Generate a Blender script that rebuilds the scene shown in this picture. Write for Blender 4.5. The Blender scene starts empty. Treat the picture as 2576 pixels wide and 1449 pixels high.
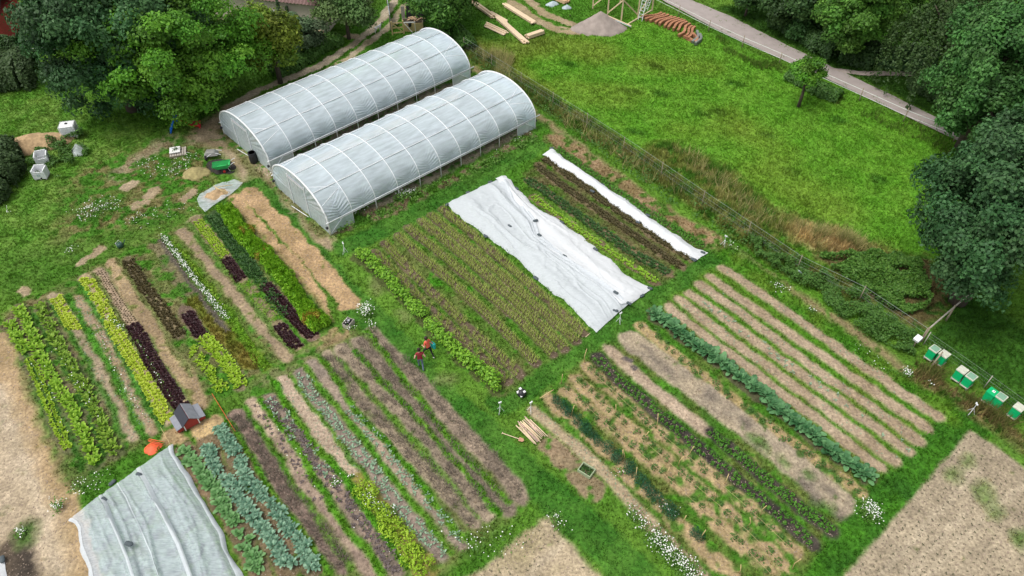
import bpy, math, random
import numpy as np
from mathutils import Vector, Matrix
rad = math.radians
SC = bpy.context.scene
COL = SC.collection

# ------------------------------------------------------------------ camera, sky, sun, exposure
CAM_H = 33.0
PITCH = rad(45.2)                      # drone camera looking 45 degrees down
FOC, CX, CY = 1853.0, 1288.0, 724.5    # focal length in 2576-wide photo pixels
cam = bpy.data.cameras.new('camera'); cam.sensor_width = 36.0; cam.lens = 36.0 * FOC / 2576.0
cam.clip_start = 0.5; cam.clip_end = 3000
camo = bpy.data.objects.new('camera', cam); COL.objects.link(camo)
camo.location = (0, 0, CAM_H); camo.rotation_euler = (rad(90) - PITCH, 0, 0)
SC.camera = camo

SUN_EL, SUN_AZ = rad(64), rad(-105)     # thin overcast, light from the upper left
world = bpy.data.worlds.new('World'); SC.world = world; world.use_nodes = True
wn = world.node_tree.nodes; wl = world.node_tree.links
sky = wn.new('ShaderNodeTexSky'); sky.sky_type = 'NISHITA'; sky.sun_disc = False
sky.sun_elevation = SUN_EL; sky.sun_rotation = SUN_AZ; sky.dust_density = 3.0; sky.air_density = 1.0
hs = wn.new('ShaderNodeHueSaturation'); hs.inputs['Saturation'].default_value = 0.15
wl.new(sky.outputs[0], hs.inputs['Color']); wl.new(hs.outputs[0], wn['Background'].inputs['Color'])
wn['Background'].inputs['Strength'].default_value = 0.135
sl = bpy.data.lights.new('sun', 'SUN'); sl.energy = 1.35; sl.angle = rad(24); sl.color = (1.0, 0.96, 0.9)
so = bpy.data.objects.new('sun', sl); COL.objects.link(so)
sd = Vector((math.sin(SUN_AZ) * math.cos(SUN_EL), math.cos(SUN_AZ) * math.cos(SUN_EL), math.sin(SUN_EL)))
so.rotation_euler = sd.to_track_quat('Z', 'Y').to_euler()
SC.view_settings.view_transform = 'Standard'; SC.view_settings.look = 'None'
SC.view_settings.exposure = 0.5; SC.view_settings.gamma = 1.0

# ------------------------------------------------------------------ helpers
RNG = np.random.default_rng(7)
random.seed(7)

def G(px, py, z=0.0):
    """photo pixel -> point of the level plane at height z"""
    u = (px - CX) / FOC; v = (py - CY) / FOC
    d = (CAM_H - z) / (math.sin(PITCH) + v * math.cos(PITCH))
    return Vector((u * d, d * (math.cos(PITCH) - v * math.sin(PITCH)), z))

def GP(pts):
    return np.array([[*G(*p)[:2]] for p in pts])

def heading(a, b):
    d = G(*b) - G(*a); return math.atan2(d.y, d.x)

def tag(o, label=None, cat=None, group=None, kind=None):
    if label: o['label'] = label
    if cat: o['category'] = cat
    if group: o['group'] = group
    if kind: o['kind'] = kind
    return o

def thing(name, label, cat, loc=(0, 0, 0), rz=0.0, group=None):
    o = bpy.data.objects.new(name, None); COL.objects.link(o); o.empty_display_size = 0.3
    o.location = loc; o.rotation_euler = (0, 0, rz)
    return tag(o, label, cat, group)

def dup(o, parent=None):
    c = o.copy(); COL.objects.link(c); c.parent = parent
    for ch in list(o.children): dup(ch, c)
    return c

class MB:
    """collects shapes into one mesh"""
    def __init__(s): s.v = []; s.f = []; s.m = []
    def add(s, vs, fs, mi=0):
        n = len(s.v); s.v += [tuple(v) for v in vs]; s.f += [tuple(i + n for i in f) for f in fs]; s.m += [mi] * len(fs); return s
    def box(s, c, size, R=None, mi=0):
        hx, hy, hz = size[0] / 2, size[1] / 2, size[2] / 2
        vs = [Vector((x, y, z)) for x in (-hx, hx) for y in (-hy, hy) for z in (-hz, hz)]
        if R is not None: vs = [R @ v for v in vs]
        vs = [v + Vector(c) for v in vs]
        return s.add(vs, [(0, 1, 3, 2), (4, 6, 7, 5), (0, 4, 5, 1), (2, 3, 7, 6), (0, 2, 6, 4), (1, 5, 7, 3)], mi)
    def bar(s, a, b, w, t, mi=0, up=(0, 0, 1)):
        a = Vector(a); b = Vector(b); d = (b - a); L = d.length; d.normalize()
        u = Vector(up)
        if abs(d.dot(u)) > 0.98: u = Vector((1, 0, 0))
        sx = d.cross(u).normalized(); sz = sx.cross(d)
        R = Matrix((d, sx, sz)).transposed()
        return s.box((a + b) / 2, (L, w, t), R, mi)
    def tube(s, pts, r, n=6, mi=0, cap=True):
        pts = [Vector(p) for p in pts]; rs = r if hasattr(r, '__len__') else [r] * len(pts)
        vs = []; fs = []
        for i, p in enumerate(pts):
            d = (pts[min(i + 1, len(pts) - 1)] - pts[max(i - 1, 0)])
            d = d.normalized() if d.length > 1e-9 else Vector((0, 0, 1))
            a = Vector((0, 0, 1)) if abs(d.z) < 0.9 else Vector((1, 0, 0))
            x = d.cross(a).normalized(); y = d.cross(x)
            for k in range(n):
                t = 2 * math.pi * k / n
                vs.append(p + (x * math.cos(t) + y * math.sin(t)) * rs[i])
        for i in range(len(pts) - 1):
            for k in range(n):
                k2 = (k + 1) % n
                fs.append((i * n + k, i * n + k2, (i + 1) * n + k2, (i + 1) * n + k))
        if cap:
            fs.append(tuple(range(n - 1, -1, -1))); fs.append(tuple((len(pts) - 1) * n + k for k in range(n)))
        return s.add(vs, fs, mi)
    def lathe(s, prof, c=(0, 0, 0), n=16, R=None, mi=0):
        vs = []; fs = []
        for (r, z) in prof:
            for k in range(n):
                t = 2 * math.pi * k / n
                v = Vector((r * math.cos(t), r * math.sin(t), z))
                if R is not None: v = R @ v
                vs.append(v + Vector(c))
        for i in range(len(prof) - 1):
            for k in range(n):
                k2 = (k + 1) % n
                fs.append((i * n + k, i * n + k2, (i + 1) * n + k2, (i + 1) * n + k))
        fs.append(tuple(range(n - 1, -1, -1))); fs.append(tuple((len(prof) - 1) * n + k for k in range(n)))
        return s.add(vs, fs, mi)
    def build(s, name, mats, parent=None, smooth=False, bevel=0):
        me = bpy.data.meshes.new(name); me.from_pydata(s.v, [], s.f); me.update()
        if not isinstance(mats, (list, tuple)): mats = [mats]
        for m in mats: me.materials.append(m)
        if len(mats) > 1: me.polygons.foreach_set('material_index', s.m)
        if smooth: me.polygons.foreach_set('use_smooth', [True] * len(me.polygons))
        o = bpy.data.objects.new(name, me); COL.objects.link(o)
        if parent is not None: o.parent = parent
        if bevel:
            b = o.modifiers.new('bevel', 'BEVEL'); b.width = bevel; b.segments = 2; b.limit_method = 'ANGLE'
        return o

def np_mesh(name, V, F, mat=None, col=None, smooth=False):
    V = np.asarray(V, np.float32); F = np.asarray(F, np.int32); n, k = F.shape
    me = bpy.data.meshes.new(name)
    me.vertices.add(len(V)); me.vertices.foreach_set('co', V.ravel())
    me.loops.add(n * k); me.loops.foreach_set('vertex_index', F.ravel())
    me.polygons.add(n); me.polygons.foreach_set('loop_start', np.arange(n, dtype=np.int32) * k)
    if smooth: me.polygons.foreach_set('use_smooth', np.ones(n, bool))
    if col is not None:
        a = me.color_attributes.new('albedo', 'FLOAT_COLOR', 'POINT')
        c = np.ones((len(V), 4), np.float32); c[:, :3] = col; a.data.foreach_set('color', c.ravel())
    me.update(calc_edges=True)
    if mat: me.materials.append(mat)
    return me

def np_obj(name, V, F, mat=None, col=None, smooth=False, parent=None):
    o = bpy.data.objects.new(name, np_mesh(name, V, F, mat, col, smooth)); COL.objects.link(o)
    if parent is not None: o.parent = parent
    return o

_tab = np.random.default_rng(3).random((256, 256))
def vnoise(x, y, scale, seed=0):
    x = np.asarray(x) / scale + 17.3 * seed + 500; y = np.asarray(y) / scale + 9.7 * seed + 500
    xi = np.floor(x).astype(int); yi = np.floor(y).astype(int); fx = x - xi; fy = y - yi
    fx = fx * fx * (3 - 2 * fx); fy = fy * fy * (3 - 2 * fy)
    a = _tab[xi & 255, yi & 255]; b = _tab[(xi + 1) & 255, yi & 255]
    c = _tab[xi & 255, (yi + 1) & 255]; d = _tab[(xi + 1) & 255, (yi + 1) & 255]
    return (a * (1 - fx) + b * fx) * (1 - fy) + (c * (1 - fx) + d * fx) * fy
def fbm(x, y, scale, seed=0, oct=3):
    s = 0; w = 0
    for i in range(oct):
        s = s + vnoise(x, y, scale / 2 ** i, seed + i * 3) * 0.5 ** i; w += 0.5 ** i
    return s / w

# ------------------------------------------------------------------ materials
def mat_base(name):
    m = bpy.data.materials.new(name); m.use_nodes = True
    return m, m.node_tree.nodes, m.node_tree.links, m.node_tree.nodes['Principled BSDF']

def plain(name, col, rough=0.7, var=0.18, scale=6.0, metal=0.0, bump=0.0, spec=0.4):
    m, n, l, p = mat_base(name)
    tc = n.new('ShaderNodeTexCoord'); tex = n.new('ShaderNodeTexNoise'); tex.inputs['Scale'].default_value = scale
    tex.inputs['Detail'].default_value = 5
    l.new(tc.outputs['Object'], tex.inputs['Vector'])
    mx = n.new('ShaderNodeMix'); mx.data_type = 'RGBA'
    mx.inputs['A'].default_value = (*[c * (1 - var) for c in col], 1); mx.inputs['B'].default_value = (*[min(1, c * (1 + var)) for c in col], 1)
    l.new(tex.outputs['Fac'], mx.inputs['Factor']); l.new(mx.outputs['Result'], p.inputs['Base Color'])
    p.inputs['Roughness'].default_value = rough; p.inputs['Metallic'].default_value = metal
    p.inputs['Specular IOR Level'].default_value = spec
    if bump:
        b = n.new('ShaderNodeBump'); b.inputs['Strength'].default_value = bump; b.inputs['Distance'].default_value = 0.02
        l.new(tex.outputs['Fac'], b.inputs['Height']); l.new(b.outputs[0], p.inputs['Normal'])
    return m

def leafmat(name, c1, c2, rough=0.55, trans=0.25, spec=0.3, tone=False):
    """foliage: colour varies from leaf to leaf and from plant to plant"""
    m, n, l, p = mat_base(name)
    g = n.new('ShaderNodeNewGeometry'); oi = n.new('ShaderNodeObjectInfo')
    av = n.new('ShaderNodeMath'); av.operation = 'MULTIPLY_ADD'; av.inputs[1].default_value = 0.7
    sc = n.new('ShaderNodeMath'); sc.operation = 'MULTIPLY'; sc.inputs[1].default_value = 0.3
    l.new(oi.outputs['Random'], sc.inputs[0]); l.new(g.outputs['Random Per Island'], av.inputs[0]); l.new(sc.outputs[0], av.inputs[2])
    mx = n.new('ShaderNodeMix'); mx.data_type = 'RGBA'
    mx.inputs['A'].default_value = (*c1, 1); mx.inputs['B'].default_value = (*c2, 1)
    l.new(av.outputs[0], mx.inputs['Factor']); colr = mx.outputs['Result']
    if tone:   # each clump of a crown has leaves of its own tone
        at = n.new('ShaderNodeVertexColor'); at.layer_name = 'albedo'; mm = n.new('ShaderNodeMix'); mm.data_type = 'RGBA'; mm.blend_type = 'MULTIPLY'; mm.inputs['Factor'].default_value = 1
        l.new(colr, mm.inputs['A']); l.new(at.outputs['Color'], mm.inputs['B']); colr = mm.outputs['Result']
    l.new(colr, p.inputs['Base Color'])
    p.inputs['Roughness'].default_value = rough; p.inputs['Specular IOR Level'].default_value = spec
    if trans:
        t = n.new('ShaderNodeBsdfTranslucent'); l.new(colr, t.inputs['Color'])
        ms = n.new('ShaderNodeMixShader'); ms.inputs[0].default_value = trans
        l.new(p.outputs[0], ms.inputs[1]); l.new(t.outputs[0], ms.inputs[2])
        l.new(ms.outputs[0], n['Material Output'].inputs['Surface'])
    return m

def albedomat(name, var=0.3, scale=9.0, bump=0.5, rough=0.9, trans=0.0):
    """material colour comes from the mesh's albedo attribute, broken up by noise"""
    m, n, l, p = mat_base(name)
    at = n.new('ShaderNodeVertexColor'); at.layer_name = 'albedo'
    p.inputs['Roughness'].default_value = rough; p.inputs['Specular IOR Level'].default_value = 0.15
    if var:
        tc = n.new('ShaderNodeTexCoord'); t1 = n.new('ShaderNodeTexNoise'); t1.inputs['Scale'].default_value = scale; t1.inputs['Detail'].default_value = 6
        t1.inputs['Roughness'].default_value = 0.7
        l.new(tc.outputs['Object'], t1.inputs['Vector'])
        mr = n.new('ShaderNodeMapRange'); mr.inputs['From Min'].default_value = 0.3; mr.inputs['From Max'].default_value = 0.7
        mr.inputs['To Min'].default_value = 1 - var; mr.inputs['To Max'].default_value = 1 + var
        t2 = n.new('ShaderNodeTexNoise'); t2.inputs['Scale'].default_value = 1.0 / 0.16; t2.inputs['Detail'].default_value = 2; l.new(tc.outputs['Object'], t2.inputs['Vector'])
        vo = n.new('ShaderNodeTexVoronoi'); vo.inputs['Scale'].default_value = 5.5; l.new(tc.outputs['Object'], vo.inputs['Vector'])
        cl = n.new('ShaderNodeMapRange'); cl.inputs['From Min'].default_value = 0.0; cl.inputs['From Max'].default_value = 0.16; cl.inputs['To Min'].default_value = 0.72; cl.inputs['To Max'].default_value = 1.0; l.new(vo.outputs['Distance'], cl.inputs['Value'])
        l.new(t1.outputs['Fac'], mr.inputs['Value'])
        m3 = n.new('ShaderNodeMapRange'); m3.inputs['From Min'].default_value = 0.25; m3.inputs['From Max'].default_value = 0.75; m3.inputs['To Min'].default_value = 0.7; m3.inputs['To Max'].default_value = 1.3; l.new(t2.outputs['Fac'], m3.inputs['Value'])
        mu = n.new('ShaderNodeMath'); mu.operation = 'MULTIPLY'; l.new(mr.outputs['Result'], mu.inputs[0]); l.new(cl.outputs['Result'], mu.inputs[1])
        mv = n.new('ShaderNodeMath'); mv.operation = 'MULTIPLY'; l.new(mu.outputs[0], mv.inputs[0]); l.new(m3.outputs['Result'], mv.inputs[1])
        mx = n.new('ShaderNodeMix'); mx.data_type = 'RGBA'; mx.blend_type = 'MULTIPLY'; mx.inputs['Factor'].default_value = 1
        l.new(at.outputs['Color'], mx.inputs['A']); l.new(mv.outputs[0], mx.inputs['B'])
        l.new(mx.outputs['Result'], p.inputs['Base Color'])
        b = n.new('ShaderNodeBump'); b.inputs['Strength'].default_value = bump; b.inputs['Distance'].default_value = 0.05
        l.new(t1.outputs['Fac'], b.inputs['Height']); l.new(b.outputs[0], p.inputs['Normal'])
    else:
        l.new(at.outputs['Color'], p.inputs['Base Color'])
        if trans:
            t = n.new('ShaderNodeBsdfTranslucent'); l.new(at.outputs['Color'], t.inputs['Color'])
            ms = n.new('ShaderNodeMixShader'); ms.inputs[0].default_value = trans
            l.new(p.outputs[0], ms.inputs[1]); l.new(t.outputs[0], ms.inputs[2]); l.new(ms.outputs[0], n['Material Output'].inputs['Surface'])
    return m

def sheet(name, col, clear, rough=0.5, trans=0.3, weave=0.0, spec=0.5, bump=0.0, bscale=3.0, tint=(1, 1, 1)):
    """thin fabric or film: part see-through, part white"""
    m, n, l, p = mat_base(name)
    p.inputs['Base Color'].default_value = (*col, 1); p.inputs['Roughness'].default_value = rough; p.inputs['Specular IOR Level'].default_value = spec
    t = n.new('ShaderNodeBsdfTranslucent'); t.inputs['Color'].default_value = (*col, 1)
    tr = n.new('ShaderNodeBsdfTransparent'); tr.inputs['Color'].default_value = (*tint, 1)
    m1 = n.new('ShaderNodeMixShader'); m1.inputs[0].default_value = trans
    l.new(p.outputs[0], m1.inputs[1]); l.new(t.outputs[0], m1.inputs[2])
    m2 = n.new('ShaderNodeMixShader'); m2.inputs[0].default_value = clear
    tc = n.new('ShaderNodeTexCoord'); tex = n.new('ShaderNodeTexNoise'); tex.inputs['Scale'].default_value = bscale; tex.inputs['Detail'].default_value = 6
    mp = n.new('ShaderNodeMapping'); mp.inputs['Scale'].default_value = (0.6, 3.0, 3.0)
    l.new(tc.outputs['Object'], mp.inputs['Vector']); l.new(mp.outputs[0], tex.inputs['Vector'])
    if weave:
        mr = n.new('ShaderNodeMapRange'); mr.inputs['To Min'].default_value = clear - weave; mr.inputs['To Max'].default_value = clear + weave
        mr.inputs['From Min'].default_value = 0.3; mr.inputs['From Max'].default_value = 0.7
        l.new(tex.outputs['Fac'], mr.inputs['Value']); l.new(mr.outputs['Result'], m2.inputs[0])
    if bump:
        b = n.new('ShaderNodeBump'); b.inputs['Strength'].default_value = bump; b.inputs['Distance'].default_value = 0.05
        l.new(tex.outputs['Fac'], b.inputs['Height']); l.new(b.outputs[0], p.inputs['Normal'])
    l.new(m1.outputs[0], m2.inputs[1]); l.new(tr.outputs[0], m2.inputs[2])
    l.new(m2.outputs[0], n['Material Output'].inputs['Surface'])
    return m

M = dict(
    ground=albedomat('ground_cover', 0.32, 7.0, 0.6),
    blades=albedomat('grass_blades', 0, trans=0.3),
    asphalt=plain('worn_asphalt', (0.33, 0.285, 0.265), 0.9, 0.18, 1.6, bump=0.2),
    film=sheet('greenhouse_film', (0.82, 0.93, 1.0), 0.42, 0.1, 0.05, 0.09, 1.6, 0.0, 1.6, (0.86, 0.94, 1.0)),
    fleece=sheet('garden_fleece', (0.74, 0.76, 0.78), 0.05, 0.8, 0.15, 0.02, 0.2, 0.3, 5),
    fleece_thin=sheet('thin_fleece', (0.66, 0.7, 0.73), 0.14, 0.8, 0.15, 0.06, 0.2, 0.3, 5),
    net=sheet('insect_net', (0.84, 0.92, 1.0), 0.6, 0.7, 0.1, 0.08, 0.2, 0.2, 5),
    plastic=sheet('clear_plastic', (0.7, 0.76, 0.78), 0.4, 0.25, 0.2, 0.2, 0.6, 0.3, 4),
    galv=plain('galvanised_steel', (0.8, 0.82, 0.84), 0.5, 0.08, 3, 0.0),
    whitepl=plain('white_plastic', (0.78, 0.79, 0.8), 0.45, 0.08, 4),
    greypl=plain('grey_inside', (0.5, 0.5, 0.54), 0.5, 0.15, 4),
    pine=plain('fresh_pine', (0.72, 0.56, 0.38), 0.7, 0.15, 5),
    pine2=plain('orange_pine', (0.66, 0.45, 0.27), 0.7, 0.15, 5),
    oldwood=plain('weathered_wood', (0.30, 0.25, 0.18), 0.85, 0.3, 8, bump=0.2),
    greywood=plain('grey_wood', (0.42, 0.38, 0.33), 0.85, 0.25, 8),
    bamboo=plain('bamboo', (0.55, 0.42, 0.2), 0.6, 0.2, 6),
    bark=plain('bark', (0.085, 0.065, 0.05), 0.95, 0.4, 5, bump=0.6),
    black=plain('black_plastic', (0.022, 0.022, 0.026), 0.5, 0.3, 5),
    slate=plain('dark_slate_bag', (0.075, 0.095, 0.105), 0.8, 0.3, 9, bump=0.3),
    blue=plain('blue_plastic', (0.01, 0.13, 0.55), 0.35, 0.1, 4),
    red=plain('red_plastic', (0.6, 0.03, 0.04), 0.35, 0.1, 4),
    green=plain('green_paint', (0.02, 0.33, 0.07), 0.45, 0.15, 5),
    greenin=plain('green_paint_inside', (0.05, 0.42, 0.13), 0.5, 0.2, 5),
    hive=plain('hive_green', (0.0, 0.42, 0.14), 0.5, 0.1, 4),
    hivelid=plain('worn_hive_lid', (0.55, 0.56, 0.46), 0.7, 0.35, 7),
    hivelid2=plain('mossy_hive_lid', (0.2, 0.36, 0.25), 0.7, 0.3, 6),
    redwall=plain('falun_red', (0.34, 0.045, 0.035), 0.8, 0.18, 6),
    roofgrey=plain('grey_felt_roof', (0.24, 0.25, 0.28), 0.8, 0.3, 5),
    roofdark=plain('dark_roof', (0.035, 0.037, 0.05), 0.7, 0.2, 4),
    render=plain('beige_render', (0.62, 0.53, 0.45), 0.9, 0.12, 2),
    tile=plain('brown_roof_tile', (0.2, 0.12, 0.11), 0.8, 0.3, 5),
    terracotta=plain('terracotta', (0.42, 0.2, 0.11), 0.85, 0.45, 5),
    terragrey=plain('grey_tile', (0.22, 0.24, 0.22), 0.85, 0.35, 5),
    gravel=plain('gravel', (0.33, 0.275, 0.245), 0.95, 0.4, 2.2, bump=0.6),
    straw=plain('straw', (0.42, 0.29, 0.16), 0.95, 0.75, 4.5, bump=1.0),
    haycol=plain('hay', (0.32, 0.27, 0.12), 0.95, 0.75, 5, bump=0.7),
    compost=plain('compost', (0.035, 0.03, 0.028), 0.95, 0.4, 9, bump=0.7),
    orange=plain('orange_net', (0.72, 0.12, 0.04), 0.6, 0.3, 8),
    white=plain('white_paint', (0.8, 0.8, 0.78), 0.6, 0.06, 4),
    flower=plain('white_petals', (0.82, 0.83, 0.78), 0.7, 0.1, 9),
    skin=plain('skin', (0.55, 0.33, 0.24), 0.6, 0.06, 4),
    hair=plain('dark_hair', (0.035, 0.022, 0.016), 0.6, 0.3, 20),
    maroon=plain('dark_red_cloth', (0.27, 0.025, 0.035), 0.85, 0.15, 6),
    coral=plain('coral_red_cloth', (0.75, 0.13, 0.08), 0.85, 0.15, 6),
    denim=plain('grey_blue_denim', (0.13, 0.17, 0.24), 0.9, 0.2, 9),
    blackcloth=plain('black_cloth', (0.018, 0.018, 0.022), 0.9, 0.2, 9),
    teal=plain('teal_cloth', (0.02, 0.38, 0.36), 0.7, 0.1, 6),
    rubber=plain('rubber', (0.03, 0.03, 0.03), 0.9, 0.2, 6),
    tape=plain('white_tape', (0.7, 0.74, 0.68), 0.6, 0.05, 4),
    wire=plain('fence_wire', (0.3, 0.34, 0.31), 0.5, 0.1, 4),
    bluegrey=plain('blue_grey_sheet', (0.42, 0.5, 0.53), 0.5, 0.12, 3),
    # foliage
    oak=leafmat('bright_tree_leaves', (0.045, 0.155, 0.012), (0.15, 0.36, 0.028), tone=True),
    ash=leafmat('blue_green_tree_leaves', (0.03, 0.095, 0.03), (0.1, 0.23, 0.075), tone=True),
    yellowtree=leafmat('yellow_green_leaves', (0.1, 0.16, 0.012), (0.24, 0.33, 0.03), tone=True),
    apple=leafmat('apple_leaves', (0.06, 0.13, 0.03), (0.18, 0.28, 0.09), tone=True),
    silver=leafmat('silver_green_leaves', (0.06, 0.12, 0.05), (0.16, 0.24, 0.12), tone=True),
    darktree=leafmat('dark_tree_leaves', (0.026, 0.085, 0.026), (0.09, 0.2, 0.068), tone=True),
    midtree=leafmat('mid_green_leaves', (0.04, 0.13, 0.016), (0.13, 0.29, 0.04), tone=True),
    robinia=leafmat('robinia_leaves', (0.035, 0.12, 0.024), (0.105, 0.26, 0.06), tone=True),
    weeping=leafmat('weeping_leaves', (0.03, 0.07, 0.018), (0.085, 0.15, 0.04)),
    hedge=leafmat('hedge_leaves', (0.02, 0.06, 0.014), (0.06, 0.13, 0.03), tone=True),
    conifer=leafmat('hedge_conifer', (0.025, 0.06, 0.015), (0.075, 0.13, 0.04)),
    bramble=leafmat('bramble_leaves', (0.05, 0.15, 0.018), (0.16, 0.31, 0.05)),
    nettle=leafmat('nettle_leaves', (0.04, 0.125, 0.02), (0.12, 0.25, 0.045)),
    redlettuce=leafmat('dark_red_lettuce_leaves', (0.016, 0.005, 0.007), (0.055, 0.016, 0.02), 0.45, 0.1),
    bronze=leafmat('bronze_lettuce_leaves', (0.04, 0.035, 0.014), (0.13, 0.1, 0.035)),
    redbrown=leafmat('red_brown_salad_leaves', (0.05, 0.045, 0.018), (0.15, 0.13, 0.05)),
    lime=leafmat('lime_lettuce_leaves', (0.34, 0.46, 0.02), (0.6, 0.72, 0.09)),
    chard=leafmat('bright_chard_leaves', (0.14, 0.31, 0.015), (0.36, 0.58, 0.05)),
    beet=leafmat('beet_leaves', (0.1, 0.22, 0.015), (0.28, 0.44, 0.045)),
    yellowcrop=leafmat('yellow_green_crop', (0.19, 0.36, 0.012), (0.42, 0.6, 0.045)),
    fennel=leafmat('ferny_leaves', (0.12, 0.34, 0.012), (0.32, 0.6, 0.03)),
    gold=leafmat('golden_leaves', (0.35, 0.27, 0.03), (0.55, 0.45, 0.08)),
    spinach=leafmat('dark_green_leaves', (0.02, 0.075, 0.016), (0.07, 0.16, 0.035)),
    parsley=leafmat('parsley_leaves', (0.045, 0.17, 0.012), (0.12, 0.32, 0.03)),
    kale=leafmat('kale_leaves', (0.05, 0.15, 0.09), (0.3, 0.48, 0.32), 0.5, 0.15),
    cabbage=leafmat('cabbage_leaves', (0.07, 0.2, 0.05), (0.2, 0.38, 0.14), 0.5, 0.15),
    seedling=leafmat('seedling_leaves', (0.13, 0.24, 0.15), (0.3, 0.43, 0.28), 0.5, 0.1),
    zucchini=leafmat('courgette_leaves', (0.02, 0.1, 0.03), (0.15, 0.33, 0.13), 0.5, 0.15),
    leek=leafmat('leek_leaves', (0.27, 0.38, 0.06), (0.55, 0.62, 0.18)),
    bean=leafmat('climbing_bean_leaves', (0.09, 0.26, 0.012), (0.27, 0.5, 0.04)),
    asparagus=leafmat('asparagus_fern', (0.02, 0.1, 0.045), (0.06, 0.2, 0.095)),
    tomato=leafmat('tomato_leaves', (0.04, 0.12, 0.02), (0.12, 0.24, 0.05)),
    celery=leafmat('celery_leaves', (0.06, 0.15, 0.015), (0.17, 0.3, 0.05)),
)
print('materials ok')

# ------------------------------------------------------------------ ground (one sheet, painted by what grows or lies there)
GX0, GX1, GY0, GY1, GS = -57.0, 57.0, 12.0, 84.0, 0.1
gx = np.arange(GX0, GX1 + 1e-6, GS); gy = np.arange(GY0, GY1 + 1e-6, GS)
far = np.array([2, 5, 10, 20, 40, 80, 160, 320, 700.])
gxx = np.concatenate([GX0 - far[::-1], gx, GX1 + far]); gyy = np.concatenate([GY0 - far[::-1], gy, GY1 + far])
GXM, GYM = np.meshgrid(gxx, gyy)
X = GXM.astype(np.float64); Y = GYM.astype(np.float64)
n1 = fbm(X, Y, 6, 1); n2 = fbm(X, Y, 1.2, 2); n3 = fbm(X, Y, 0.4, 3, 2); n4 = vnoise(X, Y, 0.22, 8)
WX = X + (fbm(X, Y, 0.8, 11) - 0.5) * 0.55 + (n4 - 0.5) * 0.14
WY = Y + (fbm(X, Y, 0.8, 12) - 0.5) * 0.55 + (vnoise(X, Y, 0.22, 9) - 0.5) * 0.14
def lerp(a, b, t): return a + (b - a) * np.clip(t, 0, 1)[..., None]
c = lambda *v: np.array(v, float)
GRASS = c(.06, .175, .014); GRASS2 = c(.125, .23, .03); DRY = c(.26, .2, .07)
ALB = lerp(GRASS, GRASS2, (n1 - 0.3) * 1.6) * (0.72 + 0.56 * n2)[..., None]
GRASSY = np.full(X.shape, 0.8)          # grass density
TALL = np.full(X.shape, 0.1)            # grass height
ZZ = (n2 - 0.5) * 0.05 + (n3 - 0.5) * 0.07

def sub(x0, x1, y0, y1):
    i0, i1 = np.searchsorted(gyy, [y0, y1]); j0, j1 = np.searchsorted(gxx, [x0, x1])
    return slice(max(i0 - 1, 0), i1 + 1), slice(max(j0 - 1, 0), j1 + 1)

def dline(P, x, y):
    d = np.full(x.shape, 1e9)
    for a, b in zip(P[:-1], P[1:]):
        e = b - a; L = max(e @ e, 1e-9)
        t = np.clip(((x - a[0]) * e[0] + (y - a[1]) * e[1]) / L, 0, 1)
        d = np.minimum(d, np.hypot(x - a[0] - t * e[0], y - a[1] - t * e[1]))
    return d

def inpoly(P, x, y):
    r = np.zeros(x.shape, bool); j = len(P) - 1
    for i in range(len(P)):
        xi, yi = P[i]; xj, yj = P[j]
        if yi != yj:
            r ^= ((yi > y) != (yj > y)) & (x < (xj - xi) * (y - yi) / (yj - yi) + xi)
        j = i
    return r

def paint(S, m, col, grassy, tall, dz, weed, weedcol, col2):
    """m: 0..1 cover; col mixed with col2 by noise; weed: share of the surface grown over with green"""
    k = n2[S]; q = fbm(X[S], Y[S], 0.5, 21, 2)
    cc = lerp(np.array(col, float), np.array(col2 if col2 is not None else col, float), (k - 0.3) * 2.2) * (0.78 + 0.44 * n3[S])[..., None]
    if grassy < .3: cc = cc * np.array([1.0, 1.0, .9])
    g = np.full(m.shape, float(grassy))
    if weed:
        w = np.clip((q - (1 - weed * 0.9)) * 7 + 0.5, 0, 1) if weed < 1 else np.ones(m.shape)
        cc = lerp(cc, np.array(weedcol, float) * (0.7 + 0.6 * n3[S])[..., None], w); g = np.maximum(g, w * 0.8)
    ALB[S] = ALB[S] * (1 - m[..., None]) + cc * m[..., None]
    GRASSY[S] = GRASSY[S] * (1 - m) + g * m; TALL[S] = TALL[S] * (1 - m) + tall * m
    ZZ[S] = ZZ[S] + dz * m - (ZZ[S] * 0.5 * m if grassy < 0.3 else 0)

WEEDC = (.06, .17, .015)
def strip(px, w, col, grassy=0.0, tall=0.06, dz=0.0, weed=0.0, weedcol=WEEDC, col2=None, soft=0.12, amount=1.0, warp=1.0):
    P = GP(px) if not isinstance(px, np.ndarray) else px
    S = sub(P[:, 0].min() - w - 1, P[:, 0].max() + w + 1, P[:, 1].min() - w - 1, P[:, 1].max() + w + 1)
    d = dline(P, lerp1(X[S], WX[S], warp), lerp1(Y[S], WY[S], warp))
    paint(S, np.clip((w - d) / soft + 0.5, 0, 1) * amount, col, grassy, tall, dz, weed, weedcol, col2)
def lerp1(a, b, t): return a + (b - a) * t
def area(px, col, grassy=0.0, tall=0.06, dz=0.0, weed=0.0, weedcol=WEEDC, col2=None, soft=0.25, amount=1.0, warp=1.0):
    P = GP(px); S = sub(P[:, 0].min() - 1, P[:, 0].max() + 1, P[:, 1].min() - 1, P[:, 1].max() + 1)
    x = lerp1(X[S], WX[S], warp); y = lerp1(Y[S], WY[S], warp)
    ins = inpoly(P, x, y); d = dline(np.vstack([P, P[:1]]), x, y); d = np.where(ins, d, -d)
    paint(S, np.clip(d / soft + 0.5, 0, 1) * amount, col, grassy, tall, dz, weed, weedcol, col2)

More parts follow.
